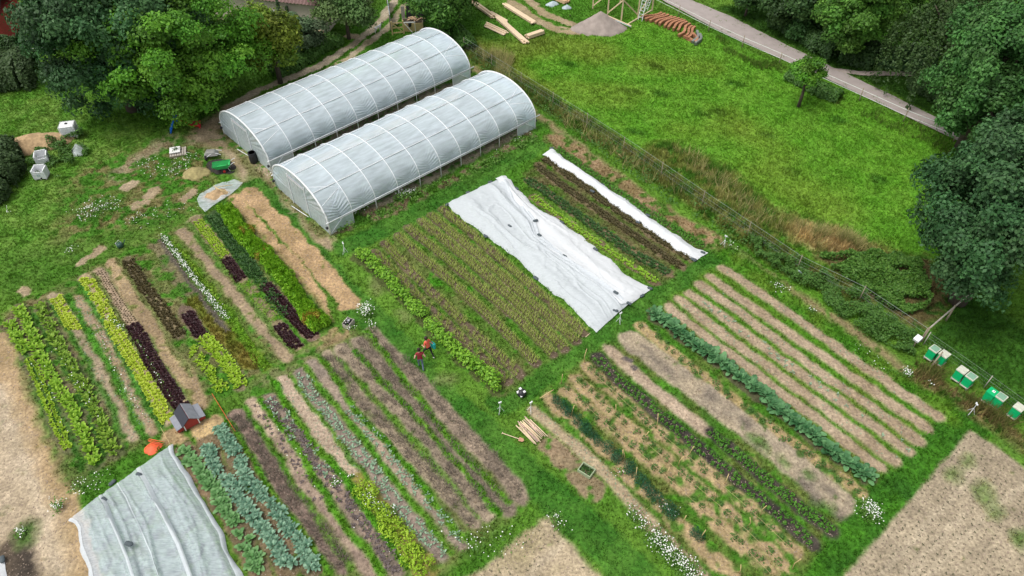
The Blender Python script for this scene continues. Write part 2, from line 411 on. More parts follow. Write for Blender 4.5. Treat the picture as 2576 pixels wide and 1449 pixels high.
SOIL, SOIL2 = (.34, .27, .2), (.26, .205, .15)
SAND, SAND2 = (.4, .32, .245), (.28, .22, .155)
GREYS, GREYS2 = (.24, .2, .175), (.15, .125, .11)
STRAWC, STRAW2 = (.44, .295, .18), (.3, .205, .115)
DIRT, DIRT2 = (.37, .29, .215), (.26, .2, .13)
MULCH, MULCH2 = (.035, .03, .03), (.06, .05, .045)
MOWN, MOWN2 = (.034, .125, .012), (.07, .18, .022)
LUSH, LUSH2 = (.05, .2, .01), (.085, .24, .015)
BROWNW, BROWNW2 = (.2, .14, .075), (.3, .22, .13)

# meadow
area([(1180, 150), (1290, 150), (1450, 90), (1640, 20), (1800, 90), (2000, 180), (2220, 275), (2420, 350), (2420, 720), (2320, 835), (2100, 790), (1900, 640), (1600, 440), (1350, 240)],
     (.085, .235, .016), 0.95, 0.1, 0, 0, WEEDC, (.115, .265, .024), soft=1.5)
for q_ in [(1580, 230), (1655, 235), (1760, 285), (1800, 280), (1590, 330), (1640, 165), (2100, 300), (1980, 430), (1840, 210), (1420, 160), (2200, 450), (1920, 340)]:
    strip([q_, (q_[0] + 18, q_[1] + 4)], .35, (.035, .12, .012), .95, .26, 0, 0, soft=.7, amount=.8)
for (px, w, a) in [([(1500, 130), (1400, 110), (1280, 130)], 2.2, .35), ([(1180, 120), (1260, 170), (1330, 230)], 1.6, .6), ([(1620, 160), (1780, 170)], 1.5, .25), ([(1420, 230), (1560, 240)], 2.0, .22),
                   ([(1830, 290), (1950, 380)], 1.5, .2), ([(1700, 330), (1850, 330)], 1.3, .18), ([(1930, 440), (2080, 520)], 2.2, .25)]:
    strip(px, w, (.22, .21, .04), 0.95, 0.16, 0, 0, soft=2.0, amount=a)
# fence margin with tall dry grass
strip([(1170, 120), (1300, 210), (1480, 320), (1680, 455), (1850, 570), (1990, 665), (2150, 750)], 1.0, (.17, .18, .05), 1, .35, 0, .45, (.05, .14, .015), (.1, .16, .03), soft=.6)
strip([(1680, 390), (1800, 450), (1900, 545), (2060, 600), (2200, 650)], 1.7, (.26, .25, .09), 1, .4, 0, .5, (.06, .16, .02), (.15, .18, .04), soft=1.4, amount=.85)
strip([(2030, 590), (2120, 620), (2170, 650)], 1.2, (.42, .34, .16), 1, .45, 0, .25, (.1, .17, .03), soft=1.2)
# bramble floor and darker green grass by the hives
area([(2040, 640), (2330, 640), (2420, 745), (2318, 838), (2160, 735)], (.12, .1, .04), .5, .1, 0, .5, (.04, .1, .015), soft=.8)
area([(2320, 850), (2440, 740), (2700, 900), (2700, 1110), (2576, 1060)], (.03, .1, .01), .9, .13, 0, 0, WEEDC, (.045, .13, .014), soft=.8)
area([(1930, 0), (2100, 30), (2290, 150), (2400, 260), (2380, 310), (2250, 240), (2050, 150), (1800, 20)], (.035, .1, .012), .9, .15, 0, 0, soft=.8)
# upper left lawns
area([(0, 215), (190, 240), (360, 330), (560, 300), (470, 430), (330, 470), (180, 600), (0, 640)], (.078, .2, .02), .95, .12, 0, 0, WEEDC, (.145, .255, .045), soft=1.5)
area([(180, 440), (330, 370), (500, 330), (560, 420), (480, 540), (330, 620), (200, 700), (120, 660)], (.1, .15, .03), .7, .09, 0, .55, (.055, .17, .015), (.19, .16, .07), soft=2)
area([(0, 640), (200, 600), (420, 560), (480, 540), (380, 600), (200, 690), (0, 760)], (.06, .16, .015), .8, .1, 0, 0, WEEDC, (.1, .19, .03), soft=1.5)
# track, yard, dirt paths
TRK1 = [(1003, -15), (965, 45), (895, 108), (805, 165), (720, 200), (645, 230), (580, 268)]
TRK2 = [(1020, 10), (985, 60), (935, 102), (872, 150), (800, 190), (720, 225), (650, 258)]
strip(TRK1, .42, (.42, .355, .29), col2=(.3, .25, .19)); strip(TRK2[:4], .36, (.42, .35, .28), col2=(.27, .23, .15)); strip(TRK2[3:], .42, (.36, .29, .2), weed=.35, amount=.8)
area([(520, 300), (590, 262), (640, 245), (600, 290), (572, 330), (588, 385), (640, 425), (610, 470), (585, 420), (540, 375), (470, 360), (480, 335)], DIRT, weed=.25, col2=DIRT2, soft=1.0)
strip([(580, 270), (570, 320), (600, 390), (655, 430), (690, 465), (725, 515), (760, 560), (795, 590), (820, 615)], .62, DIRT, weed=.28, col2=DIRT2, soft=.5)
strip([(430, 350), (350, 400), (300, 440)], .7, DIRT, .3, weed=.45, col2=DIRT2, soft=.8, amount=.6)
for (px, w) in [([(312, 470), (336, 462)], .42), ([(372, 495), (388, 478)], .42), ([(345, 517), (360, 512)], .38), ([(240, 640), (255, 625)], .35), ([(480, 560), (500, 545)], .3), ([(60, 730), (70, 735)], .35), ([(880, 90), (890, 93)], .5), ([(208, 660), (220, 650)], .3), ([(463, 500), (480, 485)], .4)]:
    strip(px, w, DIRT, col2=DIRT2, weed=.1)
# construction side: ruts and dry grass
strip([(1288, 5), (1338, 43), (1388, 70), (1450, 82)], .55, (.34, .27, .19), col2=(.25, .2, .12), weed=.2); strip([(1325, -5), (1371, 35), (1441, 62)], .5, (.33, .26, .18), col2=(.24, .19, .11), weed=.25)
# ground below and round the tunnels
area([(572, 312), (1183, 200), (1346, 323), (832, 591)], (.2, .17, .13), .15, .06, 0, .35, (.05, .11, .02), (.13, .11, .08), soft=.4)
strip([(700, 440), (900, 350), (1180, 215)], .5, (.24, .18, .11), .2, .08, 0, .45, (.09, .13, .025), (.16, .13, .07))
strip([(850, 575), (1000, 520), (1200, 430), (1330, 345)], .7, (.16, .14, .07), .6, .15, 0, .6, (.06, .16, .015), (.25, .19, .12))
strip([(560, 330), (640, 432), (720, 500), (810, 590)], .35, (.1, .13, .03), .7, .14, 0, .3, soft=.4, amount=.7)
# mown grass paths
strip([(640, 470), (760, 620), (870, 735), (960, 830), (1080, 970), (1180, 1060), (1330, 1200), (1450, 1300), (1600, 1450)], .95, MOWN, .75, .07, 0, 0, col2=MOWN2, soft=.3)
strip([(870, 620), (1000, 560), (1150, 480), (1350, 365)], .85, MOWN, .75, .07, 0, 0, col2=MOWN2, soft=.35)
strip([(1260, 1015), (1420, 905), (1560, 815), (1700, 715), (1800, 635)], .85, MOWN, .8, .08, 0, 0, col2=MOWN2, soft=.3)
strip([(2010, 1449), (2160, 1330), (2290, 1210), (2400, 1085), (2480, 1040)], 1.0, MOWN, .85, .12, 0, 0, col2=(.05, .17, .012), soft=.4)
strip([(640, 985), (760, 910), (880, 850)], .6, (.09, .15, .03), .6, .08, 0, .5, (.05, .16, .015), DIRT2, soft=.4, amount=.8)
for px in [[(940, 700), (955, 712)], [(1010, 790), (1020, 800)], [(1110, 955), (1130, 960)], [(945, 720), (955, 735)]]:
    strip(px, .35, (.2, .19, .09), .4, .06, soft=.6, amount=.5)
# fields of pale soil
area([(0, 890), (17, 966), (57, 1059), (100, 1173), (133, 1235), (160, 1330), (205, 1470), (-300, 1600), (-300, 880)], SAND, weed=.22, weedcol=(.17, .17, .08), col2=SAND2, soft=.3)
area([(2440, 1083), (2500, 1120), (2600, 1195), (2900, 1500), (2080, 1500), (2130, 1440)], (.355, .292, .225), weed=.16, weedcol=(.16, .19, .07), col2=(.28, .23, .175), soft=.2, warp=.5)
area([(1380, 1296), (1440, 1375), (1530, 1470), (1100, 1500), (1215, 1432), (1290, 1360)], (.39, .315, .235), weed=.15, weedcol=(.12, .18, .04), col2=(.3, .25, .16), soft=.3)
strip([(0, 860), (38, 962), (85, 1062), (125, 1150), (155, 1235), (175, 1330), (215, 1470)], .78, (.4, .285, .18), col2=(.31, .225, .13), weed=.12, weedcol=(.14, .16, .04), soft=.25)
strip([(-10, 990), (50, 1130), (105, 1290), (150, 1430)], .55, (.5, .41, .33), 0, col2=(.43, .35, .27), soft=.8, amount=.6); strip([(-60, 1060), (0, 1200), (40, 1330)], .5, (.47, .38, .3), 0, soft=.8, amount=.5)
for a_, b_ in (((2220, 1440), (2460, 1175)), ((2330, 1449), (2570, 1210)), ((2280, 1449), (2430, 1290)), ((1330, 1449), (1420, 1365))):
    strip([a_, b_], .16, (.43, .36, .285), 0, .05, -.015, soft=.3, amount=.6)
strip([(40, 1385), (45, 1470)], .75, (.05, .04, .035), col2=(.12, .09, .07), soft=.4)
strip([(62, 1335), (68, 1350)], .5, (.07, .12, .03), .8, soft=.5)
# straw strips east of the left plot
strip([(590, 500), (644, 572), (727, 652), (770, 705), (800, 760), (815, 810)], .5, STRAWC, col2=STRAW2, weed=.26, weedcol=(.12, .17, .03))
strip([(625, 485), (700, 560), (770, 635), (835, 705), (880, 765)], .66, STRAWC, col2=STRAW2, weed=.16, weedcol=(.12, .17, .03))
strip([(800, 840), (850, 850)], .9, (.3, .22, .12), .4, weed=.45, col2=STRAW2, soft=.7, amount=.8)
# fence-side path
strip([(1183, 165), (1250, 215), (1350, 290), (1480, 385), (1620, 495), (1800, 605), (1960, 715), (2100, 800), (2230, 895), (2300, 950)], .36, (.29, .215, .14), .2, weed=.4, weedcol=(.09, .15, .03), col2=(.22, .165, .1), soft=.5, amount=.85)
strip([(1400, 350), (1560, 465), (1700, 560), (1790, 610)], .85, (.2, .15, .07), .5, .1, 0, .45, (.07, .15, .02), (.3, .21, .12), soft=.5)
strip([(2300, 945), (2420, 1010), (2576, 1120)], .5, (.2, .16, .07), .9, .35, 0, .4, (.06, .13, .02), soft=.5)
strip([(1830, 640), (1960, 740), (2100, 850), (2250, 960), (2380, 1040)], .8, (.055, .18, .012), .95, .15, 0, 0, col2=(.1, .2, .02), soft=.5)

# ---- plots
area([(5, 790), (240, 670), (470, 560), (570, 505), (690, 630), (800, 760), (840, 820), (700, 920), (560, 1000), (430, 1075), (180, 1240), (95, 1060)], (.1, .15, .035), .75, .08, 0, .5, (.055, .17, .014), (.17, .15, .065), soft=.6)
area([(620, 1010), (740, 935), (900, 835), (1000, 900), (1290, 1220), (1310, 1275), (1180, 1400), (1120, 1449), (640, 1500), (480, 1130)], (.085, .16, .025), .8, .08, 0, .3, (.06, .19, .012), (.13, .16, .045), soft=.6)
area([(905, 640), (1130, 520), (1480, 845), (1255, 1005)], (.06, .17, .012), .85, .09, 0, .3, (.05, .19, .01), (.12, .15, .04), soft=.4)
area([(1320, 440), (1400, 370), (1780, 630), (1660, 715)], (.07, .12, .02), .8, .08, 0, .3, (.06, .16, .012), (.13, .11, .05), soft=.4)
area([(1660, 770), (1810, 665), (2370, 1050), (2200, 1200)], (.06, .18, .01), .85, .09, 0, 0, WEEDC, (.1, .19, .02), soft=.5)
area([(1350, 1000), (1480, 900), (1640, 790), (2200, 1200), (2050, 1400), (1940, 1500), (1790, 1500)], (.05, .155, .012), .85, .1, 0, .4, (.06, .18, .014), (.13, .16, .04), soft=.5)

BEDS = {}
def bed(key, px, w, col, col2, weed=.1, weedcol=WEEDC, dz=0.03, **k):
    BEDS[key] = GP(px); k.setdefault('warp', .55); strip(px, w * .9, col, 0.05, .05, dz, weed, weedcol, col2, soft=.2, **k)

# left plot, from its west edge
BEDS['L1a'] = GP([(25, 812), (67, 890)]); BEDS['L1b'] = GP([(72, 900), (110, 985), (140, 1060), (172, 1132)])
BEDS['L2'] = GP([(48, 775), (77, 833), (133, 956), (187, 1035), (215, 1100), (243, 1172)])
BEDS['L3'] = GP([(102, 768), (130, 833), (187, 933), (225, 1000), (262, 1078), (290, 1143)])
for k in ('L1a', 'L1b', 'L2', 'L3'): strip(BEDS[k], .42, (.1, .11, .05), .3, weed=.3, col2=(.16, .13, .08), amount=.8)
BEDS['L4'] = GP([(140, 748), (165, 790), (190, 833)])
bed('L4s', [(200, 850), (232, 905), (262, 975), (300, 1045), (335, 1100)], .36, SOIL, SOIL2, .3, (.12, .15, .05))
strip([(137, 745), (190, 840)], .36, SOIL, 0, weed=.1, col2=SOIL2)
bed('L5', [(192, 750), (233, 812), (283, 892), (320, 986), (350, 1040), (383, 1083)], .36, (.27, .2, .13), (.33, .25, .19), .3, (.12, .17, .04))
bed('L6', [(215, 698), (260, 770), (290, 833), (320, 882), (353, 935), (383, 985), (420, 1058)], .42, (.36, .28, .2), (.3, .24, .13), .2)
bed('L7', [(247, 682), (293, 760), (350, 843), (385, 915), (420, 968), (463, 1032)], .42, (.33, .245, .19), (.3, .22, .16), .05)
bed('L8', [(283, 660), (327, 743), (393, 833), (433, 900), (477, 960), (500, 1020)], .5, (.33, .245, .155), (.25, .18, .115), .32, (.15, .16, .05))
bed('L9', [(320, 655), (367, 728), (410, 783), (453, 845)], .36, (.1, .085, .045), (.2, .16, .1), .2)
BEDS['L9b'] = GP([(480, 875), (515, 920), (550, 965), (565, 990)])
strip([(365, 630), (467, 776)], .45, (.12, .16, .04), .7, .1, 0, .5, col2=(.19, .18, .08))
strip([(395, 615), (473, 736)], .4, (.17, .15, .08), .4, .1, 0, .45, (.06, .15, .02))
strip([(493, 760), (560, 840), (627, 916)], .5, (.12, .15, .02), 1, .25, 0, 0, col2=(.2, .17, .04))
BEDS['L10r'] = GP([(470, 786), (507, 846)]); BEDS['L10b'] = GP([(513, 848), (560, 900), (600, 955), (606, 972)])
strip([(466, 780), (508, 848)], .38, (.14, .1, .08), 0, weed=.05); strip(BEDS['L10b'], .34, (.2, .17, .1), .3, weed=.3)
BEDS['L12'] = GP([(410, 594), (467, 671), (523, 744), (573, 806)]); strip([(405, 605), (462, 690), (515, 760), (570, 830)], .16, (.08, .07, .06), 0)
BEDS['L12b'] = GP([(433, 610), (490, 680), (567, 783), (633, 880), (668, 925)])
strip(BEDS['L12b'], .3, (.09, .2, .015), .9, .16, 0, 0, col2=(.16, .24, .03))
bed('L13', [(457, 582), (520, 666), (587, 743), (644, 803), (685, 850), (724, 902)], .42, (.31, .235, .165), (.22, .165, .12), .22, (.14, .16, .05))
BEDS['L14'] = GP([(497, 555), (567, 646)]); BEDS['L14r'] = GP([(568, 650), (607, 704)]); BEDS['L14b'] = GP([(613, 710), (650, 755), (697, 806)]); BEDS['L14s'] = GP([(701, 816), (747, 876)])
for k in ('L14', 'L14r', 'L14b', 'L14s'): strip(BEDS[k], .36, (.2, .16, .1), .1, weed=.15 if k != 'L14b' else .5)
BEDS['L15'] = GP([(533, 542), (590, 620), (644, 696)]); BEDS['L15r'] = GP([(667, 716), (720, 778), (787, 846)])
strip(BEDS['L15'], .45, (.05, .09, .03), .3, weed=.3); strip(BEDS['L15r'], .42, (.17, .11, .09), 0, weed=.02)
BEDS['L16'] = GP([(566, 525), (610, 590), (660, 640), (710, 695), (747, 748), (784, 803), (815, 822)])
strip(BEDS['L16'], .55, (.06, .14, .015), .5, weed=.3)
for px, w, col in [([(235, 690), (280, 765), (335, 850), (410, 985), (450, 1060)], .14, (.1, .16, .03)), ([(205, 715), (245, 785), (300, 880), (360, 1000), (405, 1075)], .17, (.05, .17, .02)), ([(170, 745), (215, 825), (275, 925), (330, 1030), (365, 1100)], .2, (.045, .17, .012)), ([(300, 650), (345, 730), (415, 840), (480, 950)], .13, (.13, .16, .05)), ([(130, 770), (185, 855), (250, 970), (315, 1095)], .16, (.04, .14, .012)), ([(85, 790), (130, 865), (205, 1000), (265, 1140)], .14, (.035, .12, .012)), ([(30, 830), (90, 930), (150, 1055), (205, 1185)], .14, (.035, .12, .012)), ([(475, 565), (540, 645), (620, 745), (700, 850), (735, 890)], .17, (.09, .17, .03)), ([(440, 590), (500, 660), (575, 755), (660, 880), (700, 920)], .14, (.1, .15, .03)), ([(520, 545), (590, 635), (660, 730), (760, 855)], .14, (.06, .18, .015))]:
    strip(px, w, col, .9, .1, 0, .2, (.12, .15, .05), tuple(1.35 * q for q in col), soft=.15, amount=.9, warp=.8)
# lower middle plot
bed('N1', [(934, 836), (991, 900), (1054, 955), (1120, 1040), (1211, 1133), (1288, 1219), (1306, 1252)], .5, (.3, .235, .19), (.19, .15, .125), .16, (.1, .12, .06))
bed('N2', [(897, 858), (950, 915), (1007, 976), (1075, 1050), (1144, 1133), (1210, 1210), (1277, 1284)], .44, (.27, .215, .175), (.17, .135, .115), .16, (.1, .12, .06))
bed('N3', [(861, 878), (905, 920), (954, 976), (1015, 1040), (1077, 1106), (1155, 1205), (1227, 1290)], .5, (.3, .24, .19), (.2, .16, .13), .22, (.12, .14, .06))
bed('N4', [(824, 892), (884, 976), (945, 1045), (1011, 1119), (1100, 1215), (1194, 1317)], .4, (.31, .25, .19), (.2, .16, .13), .3, (.13, .15, .06))
bed('N5', [(787, 915), (834, 983), (897, 1043), (950, 1110), (1011, 1189), (1094, 1283), (1164, 1368)], .4, (.31, .24, .2), (.21, .17, .15), .1, (.12, .15, .06))
bed('N6', [(757, 940), (777, 983), (844, 1066), (927, 1166), (994, 1259), (1060, 1340), (1111, 1399)], .42, (.26, .205, .185), (.2, .16, .145), .03)
bed('N7', [(715, 960), (760, 1025), (804, 1083), (850, 1140), (890, 1195)], .46, (.41, .315, .26), (.36, .28, .225), .02)
bed('N7b', [(900, 1215), (940, 1265), (977, 1313), (1025, 1370), (1075, 1440)], .6, (.2, .18, .05), (.28, .22, .08), .4, (.1, .16, .02))
bed('N8', [(674, 1003), (720, 1060), (761, 1116), (831, 1206), (894, 1293), (945, 1365), (997, 1440)], .42, (.26, .19, .165), (.14, .115, .1), .2, (.1, .13, .07))
bed('N9', [(635, 1015), (690, 1085), (727, 1133), (777, 1226), (831, 1286), (880, 1360), (931, 1440)], .42, (.36, .275, .22), (.22, .16, .14), .08, (.12, .14, .06))
bed('N10', [(592, 1045), (644, 1112), (694, 1199), (754, 1276), (805, 1340), (865, 1425)], .46, (.25, .18, .16), (.17, .12, .11), .1, (.12, .12, .07))
BEDS['KA'] = GP([(545, 1075), (583, 1120), (617, 1195), (655, 1240), (690, 1280), (754, 1366), (790, 1430)])
BEDS['KB'] = GP([(517, 1106), (540, 1175), (587, 1228), (633, 1297), (677, 1342), (727, 1433)])
BEDS['KC'] = GP([(463, 1129), (490, 1166), (527, 1215), (573, 1285), (627, 1380), (657, 1440)])
for k in ('KA', 'KB', 'KC'): strip(BEDS[k], .5, (.12, .1, .06), .1, weed=.2, col2=(.2, .14, .09))
strip([(430, 1100), (540, 1060)], .5, (.33, .24, .14), .2, weed=.4); strip([(505, 1085), (520, 1075)], .5, (.5, .36, .2), 0)
# bright green paths between the lower middle beds
for px, w, a in [([(920, 836), (970, 895), (1020, 960), (1044, 993), (1144, 1116), (1277, 1266)], .17, 1), ([(894, 883), (964, 963), (1061, 1066), (1150, 1165), (1255, 1292)], .17, 1), ([(850, 900), (920, 985), (985, 1050), (1060, 1120), (1205, 1305)], .13, .6), ([(811, 903), (865, 985), (931, 1076), (977, 1116), (1044, 1199), (1144, 1333), (1180, 1365)], .18, 1),
                 ([(772, 925), (804, 973), (864, 1043), (937, 1126), (1011, 1233), (1077, 1316), (1137, 1393)], .15, .9), ([(738, 950), (754, 983), (831, 1083), (897, 1173), (920, 1205)], .14, .85), ([(690, 965), (704, 986), (777, 1099), (844, 1179), (891, 1233), (944, 1316), (1021, 1426)], .2, 1), ([(654, 1009), (727, 1099), (794, 1206), (877, 1333), (961, 1443)], .2, 1),
                 ([(612, 1025), (664, 1099), (724, 1193), (811, 1326), (884, 1433)], .16, .8), ([(575, 1060), (644, 1166), (711, 1273), (777, 1359), (831, 1446)], .16, .9)]:
    strip(px, w, (.06, .21, .01), .95, .13, .02, 0, WEEDC, (.1, .235, .018), soft=.12, amount=a, warp=.6)
# upper middle plot: beds interpolated between the two plot edges
def across(t): return [tuple(np.array((915, 640)) * (1 - t) + np.array((1123, 523)) * t), tuple(np.array((1255, 990)) * (1 - t) + np.array((1478, 842)) * t)]
BEDS['M1'] = GP([(905, 645), (981, 712), (1037, 768), (1094, 833), (1177, 918), (1244, 965), (1250, 985)])
BEDS['M2'] = GP([(940, 635), (1010, 705), (1071, 770), (1160, 850), (1280, 960)])
BEDS['M3'] = GP([(967, 612), (1040, 690), (1111, 758), (1200, 845), (1310, 945)])
BEDS['M4'] = GP([(1000, 593), (1075, 660), (1144, 718), (1240, 805), (1350, 915)])
BEDS['M5'] = GP([(1027, 573), (1100, 632), (1195, 712), (1300, 800), (1392, 893)])
BEDS['M6'] = GP([(1057, 556), (1130, 615), (1230, 700), (1330, 790), (1420, 878)])
BEDS['M7'] = GP([(1083, 541), (1165, 610), (1270, 700), (1370, 790), (1450, 860)])
BEDS['M8'] = GP([(1110, 525), (1190, 592), (1290, 680), (1390, 768), (1470, 840)])
for k, d in (('M2', .8), ('M3', .25), ('M4', .1), ('M5', .2), ('M6', .18), ('M7', .15), ('M8', .2)):
    strip(BEDS[k], .33, (.085, .062, .045), .0, .05, .03, d * .4, (.07, .17, .015), (.13, .095, .07), soft=.12, warp=.4)
strip(BEDS['M1'], .5, (.08, .1, .03), .4, weed=.4)
BEDS['R1'] = GP([(1340, 494), (1400, 540), (1461, 583), (1560, 650), (1653, 710)])
BEDS['R2'] = GP([(1325, 452), (1388, 495), (1480, 560), (1580, 630), (1681, 688)])
BEDS['R3'] = GP([(1350, 415), (1428, 477), (1520, 540), (1620, 610), (1715, 672)])
BEDS['R4'] = GP([(1368, 398), (1475, 474), (1560, 535), (1650, 595), (1735, 652)])
BEDS['R5'] = GP([(1400, 375), (1470, 425), (1555, 486), (1660, 555), (1768, 620)])
for k in ('R1', 'R2', 'R3', 'R4', 'R5'): strip(BEDS[k], .3, (.13, .1, .06), .1, weed=.2, col2=(.19, .14, .09))
# right plot
BEDR = dict(RA=[(1815, 675), (1940, 755), (2100, 870), (2230, 960), (2362, 1050)], RB=[(1788, 698), (1910, 785), (2070, 895), (2200, 985), (2332, 1078)],
            RC=[(1761, 716), (1880, 800), (2040, 920), (2180, 1015), (2310, 1108)], RD=[(1737, 738), (1860, 830), (2020, 945), (2160, 1045), (2287, 1137)],
            RE=[(1708, 755), (1830, 850), (1990, 965), (2130, 1070), (2250, 1160)], RF=[(1682, 772), (1800, 865), (1960, 985), (2100, 1090), (2215, 1178)])
for k, p in BEDR.items(): bed(k, p, .385, (.36, .28, .215), (.29, .22, .16), .09, (.13, .16, .06))
BEDS['RG'] = GP([(1645, 788), (1740, 860), (1855, 948), (1952, 1022), (2065, 1118), (2180, 1200)])
strip(BEDS['RG'], .45, (.09, .09, .05), .2, weed=.3)
bed('RH', [(1612, 818), (1720, 910), (1850, 1010), (2000, 1120), (2165, 1240)], .4, (.36, .27, .15), (.27, .21, .1), .4, (.07, .15, .025))
bed('RI', [(1590, 855), (1680, 925), (1790, 1010), (1930, 1115), (2040, 1205), (2110, 1262)], .85, (.36, .295, .225), (.25, .21, .175), .26, (.11, .15, .05))
for (x_, y_, dark) in [(380, 140, 1), (400, 170, 1), (660, 350, 1), (560, 275, 1), (815, 530, 1), (900, 545, 1), (925, 612, 1), (860, 572, 1), (440, 205, 1), (540, 330, 0), (555, 345, 0), (680, 400, 0), (705, 418, 0), (760, 455, 0), (470, 290, 0), (835, 500, 0), (890, 590, 0)]:
    q_ = ((1720 + x_ * 1.1813) / 1.3354, (1000 + y_ * 1.1813) / 1.3354); strip([q_, (q_[0] + 12, q_[1] + 10)], .24, (.13, .11, .1) if dark else (.06, .15, .02), 0 if dark else .9, .1, 0, .1, soft=.4, amount=.75)
for (x_, y_) in [(1250, 510), (1330, 545), (1345, 575), (1370, 612), (1440, 700), (1450, 690), (1425, 430), (1390, 410), (1290, 470)]:
    q_ = ((1720 + x_ * 1.1813) / 1.3354, (1000 + y_ * 1.1813) / 1.3354); strip([q_, (q_[0] + 14, q_[1] - 8)], .3, (.09, .18, .03), .8, .1, 0, 0, soft=.6, amount=.7)
bed('RJ', [(1533, 880), (1621, 960), (1700, 1025), (1778, 1086)], .42, (.4, .31, .25), (.34, .26, .2), .03)
strip([(1575, 905), (1590, 915)], .2, (.1, .085, .09), 0); strip([(1600, 930), (1602, 932)], .2, (.1, .085, .09), 0)
bed('RJm', [(1787, 1086), (1850, 1140), (1930, 1210), (2010, 1275), (2092, 1338)], .42, MULCH, MULCH2, .06)
bed('RK', [(1503, 900), (1565, 966), (1655, 1040), (1755, 1126), (1840, 1195), (1921, 1262), (2045, 1368)], .45, MULCH, MULCH2, .04)
BEDRS = dict(RL=[(1478, 925), (1550, 990), (1621, 1055), (1770, 1180), (1880, 1275), (1999, 1388)], RM=[(1450, 955), (1520, 1020), (1581, 1076), (1705, 1182), (1838, 1295), (1975, 1425)],
             RN=[(1418, 975), (1490, 1035), (1548, 1085), (1640, 1165), (1755, 1270), (1871, 1375), (1940, 1445)], RO=[(1380, 1000), (1440, 1060), (1501, 1115), (1560, 1170), (1648, 1262), (1698, 1310), (1758, 1362), (1840, 1449)])
for k, p in BEDRS.items(): bed(k, p, .4, (.39, .285, .175), (.3, .225, .13), .42, (.08, .17, .025), warp=1.0)
bed('RP', [(1342, 1032), (1438, 1112), (1528, 1196), (1605, 1286), (1688, 1369), (1765, 1449)], .36, (.38, .3, .215), (.31, .24, .165), .06)
strip([(1380, 1120), (1440, 1170), (1490, 1230)], .6, (.26, .19, .12), .3, weed=.35, col2=(.2, .16, .09)); BEDS['RQ'] = GP([(1565, 1278), (1640, 1350), (1700, 1410), (1745, 1455)])

# little relief for grass, clods on soil
ZZ += np.where(GRASSY > .5, (n3 - .5) * .10 + (n4 - .5) * .06, (n4 - .5) * .035 + (n3 - .5) * .03)
edge = (np.abs(X) > 58) | (Y > 85) | (Y < 11)
ZZ = np.where(edge, -0.1, ZZ)
nr, nc = X.shape
idx = np.arange(nr * nc).reshape(nr, nc)
F = np.stack([idx[:-1, :-1], idx[:-1, 1:], idx[1:, 1:], idx[1:, :-1]], -1).reshape(-1, 4)
V = np.stack([X, Y, ZZ], -1).reshape(-1, 3)
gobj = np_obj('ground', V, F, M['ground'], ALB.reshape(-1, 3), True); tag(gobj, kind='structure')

def gsample(x, y):
    i = np.clip(np.round((y - GY0) / GS).astype(int) + len(far), 0, nr - 1); j = np.clip(np.round((x - GX0) / GS).astype(int) + len(far), 0, nc - 1)
    return i, j
def gz(x, y):
    i, j = gsample(np.array([x]), np.array([y])); return float(ZZ[i[0], j[0]])
def inview(x, y, m=1.5):
    d = y * math.cos(PITCH) + CAM_H * math.sin(PITCH)
    v = (CAM_H * math.cos(PITCH) - y * math.sin(PITCH)) / d
    return (np.abs(x) < d * CX / FOC + m) & (v < CY / FOC + .05) & (v > -CY / FOC - .08)

# ------------------------------------------------------------------ grass blades
def tufts(x, y, h, col, nb, rng, spread=.07, wid=.035, lean=.6):
    n = len(x); i, j = gsample(x, y); z = ZZ[i, j]
    a = rng.random((n, nb)) * 6.283; r = spread * np.sqrt(rng.random((n, nb)))
    bx = x[:, None] + r * np.cos(a * 1.7 + 1); by = y[:, None] + r * np.sin(a * 1.7 + 1)
    H = h[:, None] * (.6 + .7 * rng.random((n, nb))); ln = lean * H * (.3 + rng.random((n, nb)))
    tx, ty = np.cos(a), np.sin(a); w = wid * (.7 + .6 * rng.random((n, nb)))
    v = np.empty((n, nb, 3, 3))
    v[..., 0, 0] = bx - ty * w; v[..., 0, 1] = by + tx * w; v[..., 0, 2] = z[:, None] - .01
    v[..., 1, 0] = bx + ty * w; v[..., 1, 1] = by - tx * w; v[..., 1, 2] = z[:, None] - .01
    v[..., 2, 0] = bx + tx * ln; v[..., 2, 1] = by + ty * ln; v[..., 2, 2] = z[:, None] + H
    cc = np.repeat(np.repeat(col[:, None, None, :], nb, 1), 3, 2) * (.62 + .8 * rng.random((n, nb, 1, 1)))
    return v.reshape(-1, 3), cc.reshape(-1, 3)
NT = 480000
x = RNG.uniform(-54, 54, NT); y = RNG.uniform(13.5, 80, NT)
k = inview(x, y); x, y = x[k], y[k]; i, j = gsample(x, y); k = RNG.random(len(x)) < GRASSY[i, j]; x, y, i, j = x[k], y[k], i[k], j[k]
colr = ALB[i, j] * (0.85 + .45 * RNG.random((len(x), 1))) * np.array([1.25, 1.15, 1.1])
clump = .6 + .9 * vnoise(x, y, .7, 31)
v, cc = tufts(x, y, TALL[i, j] * clump, colr, 4, RNG, .09, .024)
o = np_obj('grass', v, np.arange(len(v)).reshape(-1, 3), M['blades'], cc); tag(o, 'short green and dry grass blades over lawns, paths and meadow', 'grass', kind='stuff')
